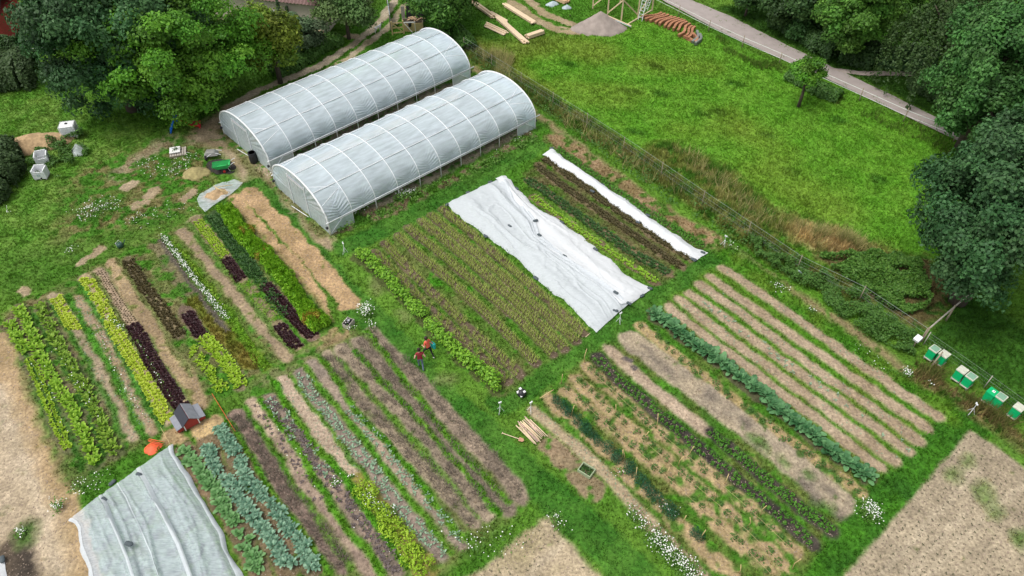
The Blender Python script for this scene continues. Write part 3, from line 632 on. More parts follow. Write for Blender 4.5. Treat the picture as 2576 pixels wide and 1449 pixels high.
# road beside the meadow
def ribbon(name, near, farp, z, mat, **k):
    A = GP(near); B = GP(farp); n = 60
    def rs(P):
        s = np.concatenate([[0], np.cumsum(np.hypot(*np.diff(P, axis=0).T))]); t = np.linspace(0, s[-1], n)
        return np.stack([np.interp(t, s, P[:, 0]), np.interp(t, s, P[:, 1])], 1)
    A, B = rs(A), rs(B); m = 9
    V = np.array([[*(A[i] + (B[i] - A[i]) * t / (m - 1) + (0 if 0 < t < m - 1 else (RNG.random(2) - .5) * .12)), z + .05 * math.sin(math.pi * t / (m - 1))] for i in range(n) for t in range(m)])
    F = np.array([[i * m + t, i * m + t + 1, (i + 1) * m + t + 1, (i + 1) * m + t] for i in range(n - 1) for t in range(m - 1)])
    o = np_obj(name, V, F, mat, None, True); return tag(o, kind='structure', **k)
ribbon('road', [(1560, -55), (1662, 0), (1800, 75), (1932, 135), (2080, 200), (2200, 257), (2300, 305), (2420, 362), (2600, 450)],
       [(1640, -45), (1735, 0), (1850, 48), (1932, 92), (2040, 145), (2130, 188), (2230, 235), (2330, 285), (2480, 360), (2640, 430)], .09, M['asphalt'])
ribbon('gravel_track', [(2085, 178), (2160, 192), (2300, 194), (2420, 194)], [(2085, 172), (2160, 181), (2300, 183), (2420, 183)], .1, M['gravel'])

# ------------------------------------------------------------------ trees, hedges, thickets
def leafcards(P, N, size, rng, aspect=.62, jit=.6):
    """pointed leaf faces at points P facing roughly along N"""
    n = len(P); Nn = N + rng.normal(0, jit, (n, 3)); Nn /= np.linalg.norm(Nn, axis=1)[:, None] + 1e-9
    A = rng.normal(0, 1, (n, 3)); T = np.cross(Nn, A); T /= np.linalg.norm(T, axis=1)[:, None] + 1e-9; B = np.cross(Nn, T)
    s = (size * (.6 + .8 * rng.random(n)))[:, None]
    fold = Nn * s * .12
    v = np.stack([P - T * s * .5, P + B * s * aspect * .5 + fold, P + T * s * .5, P - B * s * aspect * .5 + fold], 1)
    return v.reshape(-1, 3), np.arange(n * 4).reshape(n, 4)

def sph(n, rng):
    v = rng.normal(0, 1, (n, 3)); return v / np.linalg.norm(v, axis=1)[:, None]

def crown_points(R, nl, n, rng, lobe=(.26, .42), low=-.55, inner=.12):
    """leaf points of a crown of many overlapping leafy clumps; returns points, outward normals and clump centres"""
    C = []; tries = 0
    while len(C) < nl and tries < nl * 60:
        tries += 1
        d = sph(1, rng)[0]
        if d[2] < low: continue
        C.append(d * (rng.uniform(.5, .95) * (1 + .12 * math.sin(5 * d[0] + 4 * d[1] + nl))))
    C = np.array(C); r = rng.uniform(*lobe, len(C))
    k = rng.choice(len(C), n, p=r ** 2 / (r ** 2).sum())
    d = sph(n, rng); d[:, 2] = np.where(d[:, 2] < -.35, -d[:, 2] * .6, d[:, 2]); rr = np.where(rng.random(n) < .75, rng.uniform(.82, 1.08, n), rng.uniform(.3, .9, n))
    # small bumps make twig-like tufts on each clump
    wob = 1 + .16 * np.sin(9 * d[:, 0] + 5 * k) * np.sin(8 * d[:, 1] + 3 * k) + .1 * np.sin(17 * d[:, 2] + k)
    P = C[k] + d * (r[k] * rr * wob)[:, None]
    m = rng.random(n) < inner
    P[m] *= rng.uniform(.3, .8, m.sum())[:, None]
    R = np.array(R)
    N = d * .8 + P / (np.linalg.norm(P, axis=1)[:, None] + 1e-6) * .5 + np.array([0, 0, .35])
    return P * R, N, C * R, (rng.uniform(.68, 1.35, len(C))[k] * rng.uniform(.9, 1.1, n))[:, None] * (1 + (rng.random((len(C), 1)) - .5)[k] * np.array([.3, 0, .1]))

def trunk_mesh(name, h, r, centres, root, crown_z, mat, k=7, rng=None):
    m = MB(); m.tube([(0, 0, -.2), (.05 * h * .2, 0, h * .35), (0, .03 * h, h * .7), (0, 0, h)], [r * 1.25, r, r * .8, r * .5], 8)
    for q in centres[:k]:
        b = Vector((0, 0, h * random.uniform(.45, .9))); e = Vector((q[0], q[1], q[2] + crown_z)) * .92
        mid = (b + e) / 2 + Vector((0, 0, .25))
        m.tube([b, mid, e], [r * .45, r * .3, r * .1], 5)
    return m.build(name, mat, root, True)

def tree(name, label, px, R, zc, leafm, n, size, nl=38, trunk_r=.3, group=None, seed=1, lobe=(.26, .42), low=-.55, jit=.6, cat='tree', extra=None, aspect=.62, inner=.12):
    """px: photo pixel of the crown's centre, which is zc metres up"""
    rng = np.random.default_rng(seed); p = G(px[0], px[1], zc)
    root = thing(name, label, cat, (p.x, p.y, 0), 0, group)
    P, N, C, tn = crown_points(R, nl, n, rng, lobe, low, inner)
    v, f = leafcards(P + np.array([0, 0, zc]), N, size, rng, aspect, jit)
    np_obj('crown', v, f, leafm, np.repeat(tn, 4, 0), parent=root)
    trunk_mesh('trunk', zc + R[2] * .2, trunk_r, C, root, zc, M['bark'])
    return root

tree('broadleaf_tree', 'big bright green leafy tree beside the west end of the far tunnel', (422, 124), (7.3, 6.1, 5.2), 5.2, M['oak'], 95000, .24, 160, .4, seed=2, lobe=(.11, .21), low=-.85, inner=.2)
tree('broadleaf_tree', 'big dark blue-green tree left of the bright green one', (262, 100), (6.0, 5.2, 6.8), 6.2, M['ash'], 90000, .25, 150, .45, seed=3, lobe=(.12, .22), low=-.8, inner=.2)
tree('broadleaf_tree', 'dark blue-green tree tucked behind the bright green crown', (330, 10), (5.5, 4.5, 6), 8.0, M['ash'], 42000, .26, 70, .35, seed=33, lobe=(.15, .26), low=-.6, inner=.2)
tree('small_tree', 'yellow-green spreading tree between bright crown and beige barn', (680, 105), (2.6, 2.6, 3.2), 3.8, M['yellowtree'], 15000, .26, 26, .2, seed=4)
tree('shrub', 'silver-green bushy shrub in front of the beige barn wall', (765, 88), (2.0, 1.8, 1.9), 2.0, M['silver'], 8500, .24, 22, .08, seed=5, cat='shrub')
for i, (px, py, h) in enumerate([(706, 45, 3.6), (757, 22, 4.6), (728, 52, 2.8)]):
    rng = np.random.default_rng(50 + i); p = G(px, py, h / 2); n = 700
    root = thing('sapling', ['slender upright sapling before the barn wall, nearest the yellow tree', 'tallest upright sapling before the barn wall', 'short upright sapling between two taller ones'][i], 'sapling', (p.x, p.y, 0), 0, 'saplings by the barn')
    zz = rng.random(n) * h; rr = .45 * (1 - zz / h * .8) * np.sqrt(rng.random(n)); a = rng.random(n) * 6.28
    v, f = leafcards(np.stack([rr * np.cos(a), rr * np.sin(a), zz], 1), np.stack([np.cos(a), np.sin(a), a * 0 + .6], 1), .2, rng); np_obj('crown', v, f, M['silver'], np.ones(3), parent=root)
    MB().tube([(0, 0, 0), (0, 0, h * .95)], [.05, .015], 5).build('trunk', M['bark'], root)
tree('apple_tree', 'apple tree with pale leaves beside the barn and track', (865, 22), (2.9, 2.6, 2.2), 3.0, M['apple'], 13000, .25, 30, .16, seed=6)
tree('leafy_tree', 'dense green tree hanging over the wood store at top', (1105, -8), (3.2, 2.8, 3.4), 3.6, M['midtree'], 22000, .32, 30, .25, seed=7, aspect=.4, low=-.8)
tree('leafy_tree', 'low green bushy tree sweeping down to the meadow corner', (1150, -12), (2.6, 2.2, 2.4), 2.2, M['midtree'], 10000, .3, 24, .2, seed=77, aspect=.4)
# right side
tree('meadow_tree', 'small bright green tree standing alone in the meadow', (2034, 186), (1.7, 1.6, 1.3), 3.0, M['oak'], 6500, .17, 34, .13, seed=8, low=-.3, lobe=(.2, .34))
tree('round_bush', 'dark round bush at the far roadside', (1885, -5), (1.9, 1.7, 1.9), 1.8, M['hedge'], 8000, .26, 22, .12, seed=9, cat='bush')
tree('roadside_tree', 'bright ash-like tree above the roadside hedge', (2195, 24), (4.8, 3.6, 4.4), 4.6, M['midtree'], 50000, .26, 90, .3, seed=10, lobe=(.14, .25), low=-.7, inner=.2)
tree('roadside_tree', 'green tree at the hedge end nearest the round bush', (2020, 8), (3.2, 2.8, 3.2), 3.0, M['hedge'], 24000, .28, 44, .25, seed=11, low=-.8)
tree('roadside_tree', 'green tree behind the hedge between two larger crowns', (2110, -30), (4.4, 3.6, 4.4), 4.2, M['midtree'], 24000, .34, 34, .25, seed=12)
tree('dark_tree', 'feathery robinia-like tree right of the weeping tree', (2520, 165), (4.4, 4.4, 5.6), 7.0, M['robinia'], 52000, .24, 90, .35, seed=13, lobe=(.14, .25), inner=.2, low=-.8)
tree('dark_tree', 'feathery tree whose crown hides the road end', (2492, 285), (3.3, 3.1, 3.8), 4.6, M['robinia'], 34000, .24, 70, .25, seed=14, lobe=(.14, .26), inner=.2, low=-.85)
tree('dark_tree', 'huge dark blue-green tree overhanging the bramble corner', (2530, 560), (4.6, 5.2, 5.6), 6.4, M['darktree'], 80000, .22, 140, .45, seed=15, lobe=(.12, .21), inner=.2, low=-.85)
tree('dark_tree', 'dark tree filling the right edge below the robinia', (2640, 430), (4.6, 4.4, 5.5), 7.2, M['darktree'], 40000, .24, 70, .4, seed=16, lobe=(.14, .25), inner=.2, low=-.8)
# weeping tree: hanging curtains of twigs
def weeping_tree(px, zc, label, seed, Rr=4.6, H=9.5, n=430):
    rng = np.random.default_rng(seed); p = G(px[0], px[1], zc); root = thing('weeping_tree', label, 'tree', (p.x, p.y, 0))
    Ps = []; Ns = []
    for i in range(n):
        a = rng.random() * 6.28; r = Rr * math.sqrt(rng.random()); top = H * (1 - .45 * (r / Rr) ** 2) - rng.random() * 1.5
        L = rng.uniform(2.0, 5.2) * (.5 + .5 * r / Rr); m = int(L * 15); t = np.sort(rng.random(m))
        out = .25 * np.sin(t * 3)
        P = np.stack([(r + out * 2.2) * math.cos(a) + rng.normal(0, .12, m), (r + out * 2.2) * math.sin(a) + rng.normal(0, .12, m), np.maximum(top - t * L, .4)], 1)
        Ps.append(P); Ns.append(np.tile([math.cos(a), math.sin(a), .5], (m, 1)))
    v, f = leafcards(np.vstack(Ps), np.vstack(Ns), .24, rng, .5, .6); np_obj('crown', v, f, M['weeping'], parent=root)
    trunk_mesh('trunk', H * .8, .35, np.array([[math.cos(a) * Rr * .6, math.sin(a) * Rr * .6, H * .25] for a in range(7)]), root, H * .6, M['bark'])
weeping_tree((2405, 92), 5.0, 'dark weeping tree trailing over the side track', 20)
weeping_tree((2520, -20), 6.0, 'dark weeping tree at the top right corner', 21, 4.8, 11, 430)

def hedge(name, label, pts, w, h, n, size, leafm, cat='hedge', seed=1, top=0.0, group=None):
    rng = np.random.default_rng(seed); A = GP(pts); s = np.concatenate([[0], np.cumsum(np.hypot(*np.diff(A, axis=0).T))])
    t = rng.random(n) * s[-1]; cx_ = np.interp(t, s, A[:, 0]); cy_ = np.interp(t, s, A[:, 1])
    k = np.clip(np.searchsorted(s, t) - 1, 0, len(A) - 2); e = (A[k + 1] - A[k]); e /= np.linalg.norm(e, axis=1)[:, None]
    hh = h * (.75 + .5 * vnoise(cx_, cy_, 1.1, seed)); ww = w * (.75 + .5 * vnoise(cx_, cy_, .9, seed + 4))
    th = rng.random(n) * math.pi; rr = np.where(rng.random(n) < .8, rng.uniform(.88, 1.06, n), rng.uniform(.4, .9, n))
    off = -np.cos(th) * ww * rr; z = (np.sin(th) ** .55) * hh * rr
    o0 = A.mean(0); P = np.stack([cx_ - e[:, 1] * off - o0[0], cy_ + e[:, 0] * off - o0[1], z], 1)
    N = np.stack([-e[:, 1] * off / w, e[:, 0] * off / w, .5 + z / h], 1)
    v, f = leafcards(P, N, size, rng); root = np_obj(name, v, f, leafm, np.repeat((.7 + .6 * vnoise(cx_, cy_, .8, seed + 2))[:, None] * np.ones(3), 4, 0)); root.location = (o0[0], o0[1], 0); tag(root, label, cat, group)
    return root
hedge('hedge', 'dark clipped hedge along the far side of the road', [(1950, 60), (2040, 110), (2110, 150), (2190, 168)], 1.2, 1.9, 14000, .26, M['hedge'], seed=3)
hedge('hedge', 'dark undergrowth hedge behind the side track', [(2180, 150), (2260, 165), (2340, 172)], 1.1, 1.6, 7000, .26, M['darktree'], seed=4)
hedge('hedge', 'dark hedge bushes below the weeping tree at the roadside', [(2300, 215), (2360, 250), (2400, 285)], 1.0, 1.5, 6000, .26, M['hedge'], seed=5)
hedge('hedge', 'tall feathery green hedge at the left edge below the red house', [(-60, 215), (20, 200), (70, 195), (100, 190)], 2.2, 2.2, 16000, .28, M['conifer'], seed=6)
hedge('hedge', 'dark hedge directly in front of the red house', [(-60, 150), (20, 142), (58, 140)], 1.0, 1.6, 6000, .26, M['hedge'], seed=7)
hedge('bush', 'dark green bush at the left edge below the cut tanks', [(-50, 520), (0, 480), (25, 420), (10, 390)], 1.2, 1.5, 9000, .24, M['conifer'], cat='bush', seed=8)
hedge('bush', 'dark bush right of the wood store behind the far tunnel', [(1110, 60), (1150, 85), (1180, 130)], .8, .9, 5000, .22, M['nettle'], cat='bush', seed=9)
hedge('bush', 'green scrub at the foot of the yellow tree along the track', [(690, 195), (740, 170), (800, 130), (850, 105)], .9, 1.1, 6000, .22, M['nettle'], cat='bush', seed=10)
hedge('bush', 'leafy bush round the trunk of the meadow tree at the roadside', [(1985, 195), (2060, 235), (2110, 255)], .7, .8, 5000, .2, M['nettle'], cat='bush', seed=11)

def thicket(name, label, cat, poly, n, size, h, leafm, seed=1, clump=1.0, gaps=.0):
    rng = np.random.default_rng(seed); A = GP(poly); lo, hi = A.min(0), A.max(0)
    x = rng.uniform(lo[0], hi[0], n * 3); y = rng.uniform(lo[1], hi[1], n * 3)
    wx = x + (vnoise(x, y, .6, 5) - .5) * .6; wy = y + (vnoise(x, y, .6, 6) - .5) * .6
    k = inpoly(A, wx, wy) & (vnoise(x, y, clump, seed) > gaps); x, y = x[k][:n], y[k][:n]
    hh = h * (.25 + 1.1 * vnoise(x, y, clump, seed + 2) ** 1.2); z = hh * rng.random(len(x)) ** .35
    i, j = gsample(x, y)
    v, f = leafcards(np.stack([x, y, z + ZZ[i, j]], 1), np.tile([0, 0, 1.], (len(x), 1)), size, rng, .7, .55)
    return tag(np_obj(name, v, f, leafm), label, cat, kind='stuff')
thicket('bramble_thicket', 'green bramble thicket in the fence corner under the dark tree', 'brambles', [(2050, 645), (2150, 650), (2260, 640), (2330, 690), (2330, 780), (2250, 800), (2200, 745), (2120, 700)], 15000, .16, .75, M['bramble'], 3, .9, .2)
thicket('nettle_strip', 'dark green nettles growing along the wire fence', 'nettles', [(1880, 600), (1990, 660), (2160, 745), (2300, 850), (2290, 905), (2200, 860), (2060, 760), (1900, 655)], 16000, .13, .75, M['nettle'], 4, .8, .26)
thicket('fence_weeds', 'green weeds along the upper fence beside the tunnels', 'weeds', [(1185, 130), (1330, 225), (1500, 345), (1700, 480), (1880, 600), (1890, 645), (1690, 520), (1480, 365), (1300, 245), (1185, 165)], 9000, .14, .6, M['nettle'], 5, .9, .42)
thicket('weed_patch', 'dark green weeds round the white water tanks', 'weeds', [(60, 400), (130, 360), (215, 330), (220, 400), (170, 450), (90, 450)], 4200, .14, .7, M['nettle'], 6, .7, .45)
thicket('tunnel_weeds', 'leafy weeds growing along the near tunnel side', 'weeds', [(832, 596), (1000, 505), (1200, 418), (1345, 335), (1360, 350), (1200, 445), (1010, 535), (850, 605)], 5500, .14, .55, M['bramble'], 7, .8, .35)
thicket('tunnel_weeds', 'green weeds along the west end walls of both tunnels', 'weeds', [(575, 320), (690, 450), (760, 545), (815, 605), (790, 600), (700, 490), (590, 360)], 1500, .12, .3, M['bramble'], 8, .8, .5)
# tall dry grass standing in the meadow margin
rng = np.random.default_rng(12)
def tallgrass(name, label, polys, n, h, col, var):
    xs = []; ys = []
    for poly in polys:
        A = GP(poly); lo, hi = A.min(0), A.max(0); x = rng.uniform(lo[0], hi[0], n); y = rng.uniform(lo[1], hi[1], n)
        k = inpoly(A, x + (vnoise(x, y, .8, 5) - .5), y + (vnoise(x, y, .8, 6) - .5)) & (vnoise(x, y, 1.1, 9) > .38); xs.append(x[k]); ys.append(y[k])
    x = np.concatenate(xs); y = np.concatenate(ys); t = rng.random((len(x), 1))
    v, cc = tufts(x, y, h * (.5 + rng.random(len(x)) * .8), np.array(col) * (1 - t) + np.array(var) * t, 5, rng, .14, .018, .8)
    tag(np_obj(name, v, np.arange(len(v)).reshape(-1, 3), M['blades'], cc), label, 'tall grass', kind='stuff')
tallgrass('dry_grass', 'tall dry golden grass in the meadow by the fence', [[(1680, 375), (1760, 400), (1860, 480), (1960, 560), (2150, 590), (2190, 645), (2050, 620), (1900, 570), (1780, 470)], [(2040, 585), (2130, 600), (2170, 650), (2060, 630)], [(1200, 130), (1290, 150), (1290, 230)], [(1300, 215), (1480, 320), (1720, 490), (1700, 500), (1470, 345)]], 2600, .7, (.5, .42, .2), (.18, .24, .055))
tallgrass('green_tall_grass', 'uncut green grass along the road fence', [[(1800, 90), (1960, 160), (2000, 195), (1900, 170), (1790, 110)], [(2100, 235), (2400, 355), (2400, 390), (2080, 260)]], 1500, .4, (.06, .15, .015), (.14, .19, .04))
tallgrass('hive_grass', 'long brown-green grass in front of the beehives', [[(2310, 910), (2440, 985), (2576, 1070), (2576, 1100), (2430, 1020), (2300, 950)]], 2200, .55, (.2, .17, .06), (.1, .14, .03))

# ------------------------------------------------------------------ polytunnels
def polytunnel(label, nr_px, fr_px, Wd=7.2, H=3.1, S=1.08, bays=10, seed=1):
    p0 = G(*nr_px); p1 = G(*fr_px); L = (p1 - p0).length; rz = math.atan2(p1.y - p0.y, p1.x - p0.x)
    root = thing('polytunnel', label, 'polytunnel', p0, rz, 'polytunnels'); bl = L / bays
    rng = np.random.default_rng(seed)
    # film: sags a little between hoops, wrinkles above the side rails
    nu, nv = bays * 22, 120
    u = np.linspace(0, bays, nu + 1); a = np.linspace(0, math.pi, nv + 1); U, A = np.meshgrid(u, a, indexing='ij')
    fr = U - np.floor(U); sag = np.sin(math.pi * fr) ** .8; hgt = np.sin(A)
    bayn = np.floor(np.minimum(U, bays - .01)); rb = rng.random(bays)[bayn.astype(int)]
    low = np.exp(-(hgt / .5) ** 2)
    # swag-shaped creases fanning out of the hoop feet
    ph = (hgt * (1.0 + 0 * fr) + .30 * (1 - np.abs(2 * fr - 1)) ** 1.3 * (.6 + .8 * rb) * (.4 + hgt * 2)) * 62 + 6 * vnoise(U, A, .7, seed) + rb * 9
    wr = np.sin(ph) * .065 * low * (.35 + sag) + (fbm(U * 1.2, A * 9, 1.1, seed + 2) - .5) * .016 * (.3 + hgt) * (.4 + sag)
    r = 1 - .022 * sag * (.25 + hgt)
    off = wr
    yy = Wd / 2 * (1 - np.cos(A) * r) - np.cos(A) * off; zz = S + (H - S) * np.sin(A) * r + np.sin(A) * off
    V = np.stack([U * bl, yy, zz], -1).reshape(-1, 3); ix = np.arange((nu + 1) * (nv + 1)).reshape(nu + 1, nv + 1)
    F = np.stack([ix[:-1, :-1], ix[1:, :-1], ix[1:, 1:], ix[:-1, 1:]], -1).reshape(-1, 4)
    np_obj('film_cover', V, F, M['film'], None, True, root)
    # closed film skirts in the first and last bay, both sides
    for s0 in (0, bays - 1):
        for y in (0, Wd):
            m = MB(); n = 12
            vs = [(s0 * bl + bl * i / n, y + .03 * math.sin(i * 2.1) * (1 if y else -1), z) for i in range(n + 1) for z in (0.02, S * .5, S)]
            m.add(vs, [(i * 3 + k, i * 3 + k + 1, i * 3 + k + 4, i * 3 + k + 3) for i in range(n) for k in (0, 1)]); m.build('side_skirt', M['film'], root, True)
    arc = [(Wd / 2 * (1 - math.cos(t)), S + (H - S) * math.sin(t)) for t in np.linspace(0, math.pi, 29)]
    # steel frame
    for i in range(bays + 1):
        r_ = .06 if i in (0, bays) else .028
        pts = [(i * bl, 0, -.1)] + [(i * bl, y, z + .012) for y, z in arc] + [(i * bl, Wd, -.1)]
        MB().tube(pts, r_, 6).build('hoop', M['galv'], root, True)
    for y, z in ((Wd / 2, H + .004), (Wd * .2, S + (H - S) * .8 + .004), (Wd * .8, S + (H - S) * .8 + .004)):
        MB().tube([(0, y, z), (L, y, z)], .024, 6).build('purlin', M['whitepl'], root, True)
    for y in (-.04, Wd + .04):
        MB().tube([(-.15, y, S), (L + .45, y, S)], .04, 6).build('side_rail', M['galv'], root, True)
        MB().tube([(.9, y, S - .12), (L - .3, y, S - .12)], .03, 6).build('roll_bar', M['whitepl'], root, True)
    for xx, x2 in ((.06, bl), (L - .06, L - bl)):
        for ys in (1, -1):
            q = lambda t: (Wd / 2 - ys * Wd / 2 * math.cos(t), S + (H - S) * math.sin(t))
            for t1, t2 in ((.12, .8), (.8, .8 + .32), (.8, .55)):
                a1, b1 = q(t1 if t1 != .8 else t2), q(.8)
                MB().tube([(xx, a1[0], a1[1] - .03), (x2, b1[0], b1[1] - .03)], .022, 5).build('brace', M['galv'], root, True)
            y = Wd / 2 - ys * (Wd / 2 + .03)
            MB().tube([(xx, y, .12), (xx + (x2 - xx) * .62, y, S - .05)], .026, 5).build('brace', M['galv'], root, True)
    # end walls with a door opening frame and a vent slot under the arch
    for xe in (-.01, L + .01):
        m = MB(); vs = [(xe, Wd / 2, 1.0)] + [(xe + .03 * math.sin(3 * i), y, z) for i, (y, z) in enumerate([(0, .02)] + arc + [(Wd, .02)])]
        n = len(vs); m.add(vs, [(0, i, i + 1) for i in range(1, n - 1)] + [(0, n - 1, 1)]); m.build('end_wall', M['film'], root)
        s = -1 if xe < 1 else 1; m = MB()
        for y in (Wd / 2 - 1.1, Wd / 2 + 1.1): m.tube([(xe + s * .03, y, 0), (xe + s * .03, y, 2.6)], .035, 5)
        m.tube([(xe + s * .03, Wd / 2 - 1.1, 2.4), (xe + s * .03, Wd / 2 + 1.1, 2.4)], .035, 5); m.build('door_frame', M['galv'], root)
        MB().box((xe + s * .05, Wd / 2, 2.52), (.03, 2.1, .14)).build('vent_slot', M['greypl'], root)
        MB().tube([(xe + s * .12, Wd / 2 - 1.0, .06), (xe + s * .35, Wd / 2 + .9, .05)], .03, 5).build('door_track', M['whitepl'], root)
        for y in (.05, Wd - .05): MB().lathe([(.05, 0), (.1, .05), (.1, .14), (.05, .2)], (xe + s * .12, y, .55), 8).build('crank', M['black'], root)
    # what grows inside shows dimly through the film
    Ps = []
    for k in range(5):
        y = 1.0 + k * 1.3; n = 2600; x = rng.uniform(.8, L - .8, n); yy = y + rng.normal(0, .2, n); z = rng.random(n) ** .7 * 1.2 * (.55 + .6 * vnoise(x, x * 0, 1.3, seed + k))
        Ps.append(np.stack([x, yy, z], 1))
    P = np.vstack(Ps); v, f = leafcards(P, np.tile([0, 0, 1.], (len(P), 1)), .2, rng); o = np_obj('tomato_plants', v, f, M['tomato']); o.location = p0; o.rotation_euler = (0, 0, rz)
    tag(o, 'rows of green crops growing inside the ' + label.split()[0] + ' polytunnel', 'crops', kind='stuff')
    # white label sticks hanging from the crop wires
    m = MB()
    for k in range(4):
        for x in np.arange(2.6, L - 3, .55):
            if rng.random() < .6: m.box((x + rng.normal(0, .05), 1.65 + k * 1.3, 1.75 + rng.normal(0, .04)), (.05, .05, .2))
    m.build('crop_tags', M['white'], root)['kind'] = 'stuff'
    return root
polytunnel('near white polytunnel beside the fleece-covered beds', (832, 591), (1346, 323), seed=3)
polytunnel('far white polytunnel next to the dirt track', (685, 435), (1183, 200), seed=5)

# ------------------------------------------------------------------ fleeces and insect net laid over the beds
def cover(name, label, left, right, mat, h=.3, ribs=(), nu=150, nv=46, seed=1, fold=.05, cat='fleece', free=(0, 0), group=None, bands=()):
    """sheet spanned between two edges that lie on the ground; ribs = ridge positions across (0..1, height)"""
    A, B = GP(left), GP(right)
    def rs(P):
        s = np.concatenate([[0], np.cumsum(np.hypot(*np.diff(P, axis=0).T))]); t = np.linspace(0, s[-1], nu + 1)
        return np.stack([np.interp(t, s, P[:, 0]), np.interp(t, s, P[:, 1])], 1), s[-1]
    A, LA = rs(A); B, LB = rs(B); o0 = np.array([*((A + B) / 2).mean(0)])
    v = np.linspace(0, 1, nv + 1); P = A[:, None] * (1 - v)[None, :, None] + B[:, None] * v[None, :, None]
    Wm = np.hypot(*(A - B).T).mean(); x = np.linspace(0, LA, nu + 1)[:, None]; y = v[None, :] * Wm
    jag = (fbm(x * np.ones_like(y), y * np.ones_like(x), .7, seed, 2) - .5) * .3
    ed = np.minimum(v + free[0], 1 - v + free[1])[None, :] * Wm
    P = P + jag[..., None] * np.exp(-ed / .3)[..., None]
    en = np.minimum(x, LA - x)
    lift = (1 - np.exp(-ed / .35)) * (1 - .8 * np.exp(-en / .5))
    z = h * lift * (.55 + .7 * fbm(x + 0 * y, y + 0 * x, 2.2, seed + 1, 2))
    for (c_, hh, w_) in ribs:
        cc = c_ + .02 * np.sin(x * .7 + seed) ; z = z + hh * np.exp(-((v[None, :] - cc) * Wm / w_) ** 2) * lift
    # long creases, gathered where weights hold the cloth down
    yy = y + .5 * (fbm(x + 0 * y, y + 0 * x, 3.5, seed + 5, 2) - .5) * 2.5
    ridge = 1 - np.abs(2 * vnoise(x * .07, yy, .62, seed + 7) - 1); ridge2 = 1 - np.abs(2 * vnoise(x * .13 + y * .12, yy * 1.1, .42, seed + 9) - 1)
    z = z + (ridge ** 9 * fold * 1.8 + ridge2 ** 8 * fold) * lift + .02 + .012 * np.exp(-ed / .15)
    gi, gj = gsample(P[..., 0].ravel(), P[..., 1].ravel()); z = z + np.maximum(ZZ[gi, gj].reshape(z.shape), 0) * .8
    V = np.concatenate([P - o0, z[..., None]], -1).reshape(-1, 3); ix = np.arange((nu + 1) * (nv + 1)).reshape(nu + 1, nv + 1)
    F = np.stack([ix[:-1, :-1], ix[1:, :-1], ix[1:, 1:], ix[:-1, 1:]], -1).reshape(-1, 4)
    o = np_obj(name, V, F, mat, None, True); o.location = (o0[0], o0[1], 0); Vg = V.reshape(nu + 1, nv + 1, 3)
    for j0, j1 in bands:      # doubled cloth along folds and hems
        W_ = Vg[:, j0:j1 + 1].copy(); W_[..., 2] += .03; W_[:, 1:-1, 2] += .03; m_ = j1 - j0 + 1; q = np.arange((nu + 1) * m_).reshape(nu + 1, m_)
        np_obj('fold', W_.reshape(-1, 3), np.stack([q[:-1, :-1], q[1:, :-1], q[1:, 1:], q[:-1, 1:]], -1).reshape(-1, 4), M['fleece_thin'], None, True, o)
    return tag(o, label, cat, group)
MIDLINE = [(1268, 443), (1300, 500), (1345, 556), (1358, 592), (1420, 645), (1500, 702), (1550, 736), (1583, 765), (1612, 757)]
MIDLEFT = [(x - 22, y + 8) for x, y in MIDLINE]
cover('crop_fleece', 'white fleece sheet with weights along its right edge beside bright lettuce', MIDLEFT, [(1272, 442), (1300, 472), (1345, 522), (1413, 556), (1500, 625), (1575, 690), (1640, 727)], M['fleece'], .3, [(.5, .1, .25)], seed=2, fold=.045, free=(1, 0), group='fleece covers')
cover('crop_fleece', 'greyer thin fleece sheet nearest the leek beds', [(1123, 514), (1175, 562), (1221, 595), (1300, 650), (1350, 705), (1440, 775), (1483, 823), (1502, 836)], [(1268, 447), (1300, 504), (1345, 560), (1358, 598), (1415, 650), (1495, 706), (1545, 740), (1580, 768)], M['fleece_thin'], .36, [(.3, .06, .3), (.75, .1, .2), (.97, .05, .1)], seed=5, fold=.085, nv=80, nu=200, free=(0, 1), group='fleece covers')
cover('crop_fleece', 'narrow white fleece strip between red salad and parsley beds', [(1365, 390), (1400, 415), (1430, 432), (1500, 482), (1605, 561), (1690, 620), (1747, 659)], [(1391, 373), (1420, 397), (1516, 463), (1630, 543), (1700, 592), (1745, 622), (1780, 638)], M['fleece'], .3, [(.5, .08, .3)], nv=24, seed=8, fold=.04, group='fleece covers')
cover('insect_net', 'big see-through insect net over cabbages at the bottom left', [(172, 1312), (197, 1340), (207, 1383), (222, 1440), (240, 1500), (262, 1580)], [(430, 1122), (450, 1160), (480, 1210), (517, 1263), (567, 1349), (607, 1449), (660, 1580)], M['net'], .5, [(.16, .05, .1), (.3, .2, .14), (.46, .06, .06), (.66, .24, .16), (.9, .08, .1)], nv=110, nu=220, seed=11, fold=.08, cat='net', bands=((0, 4), (32, 35), (51, 51 + 1), (72, 76), (106, 110)))
cover('crop_fleece', 'corner of a white fleece in the pale field at the far left', [(-90, 1420), (-100, 1500), (-110, 1580)], [(12, 1402), (22, 1445), (45, 1580)], M['fleece'], .2, [], nu=40, nv=20, seed=13, group='fleece covers')
# cabbages under the net
rng = np.random.default_rng(5)
A = GP([(225, 1325), (405, 1195), (452, 1245), (535, 1370), (590, 1500), (280, 1500)]); lo, hi = A.min(0), A.max(0)
x = rng.uniform(lo[0], hi[0], 9000); y = rng.uniform(lo[1], hi[1], 9000); k = inpoly(A, x, y) & (vnoise(x, y, .45, 3) > .42); x, y = x[k], y[k]
v, f = leafcards(np.stack([x, y, .05 + .2 * rng.random(len(x)) ** .5], 1), np.tile([0, 0, 1.], (len(x), 1)), .26, rng, .8, .45)
tag(np_obj('netted_cabbages', v, f, M['seedling']), 'cabbage leaves showing through the insect net', 'cabbages', kind='stuff')

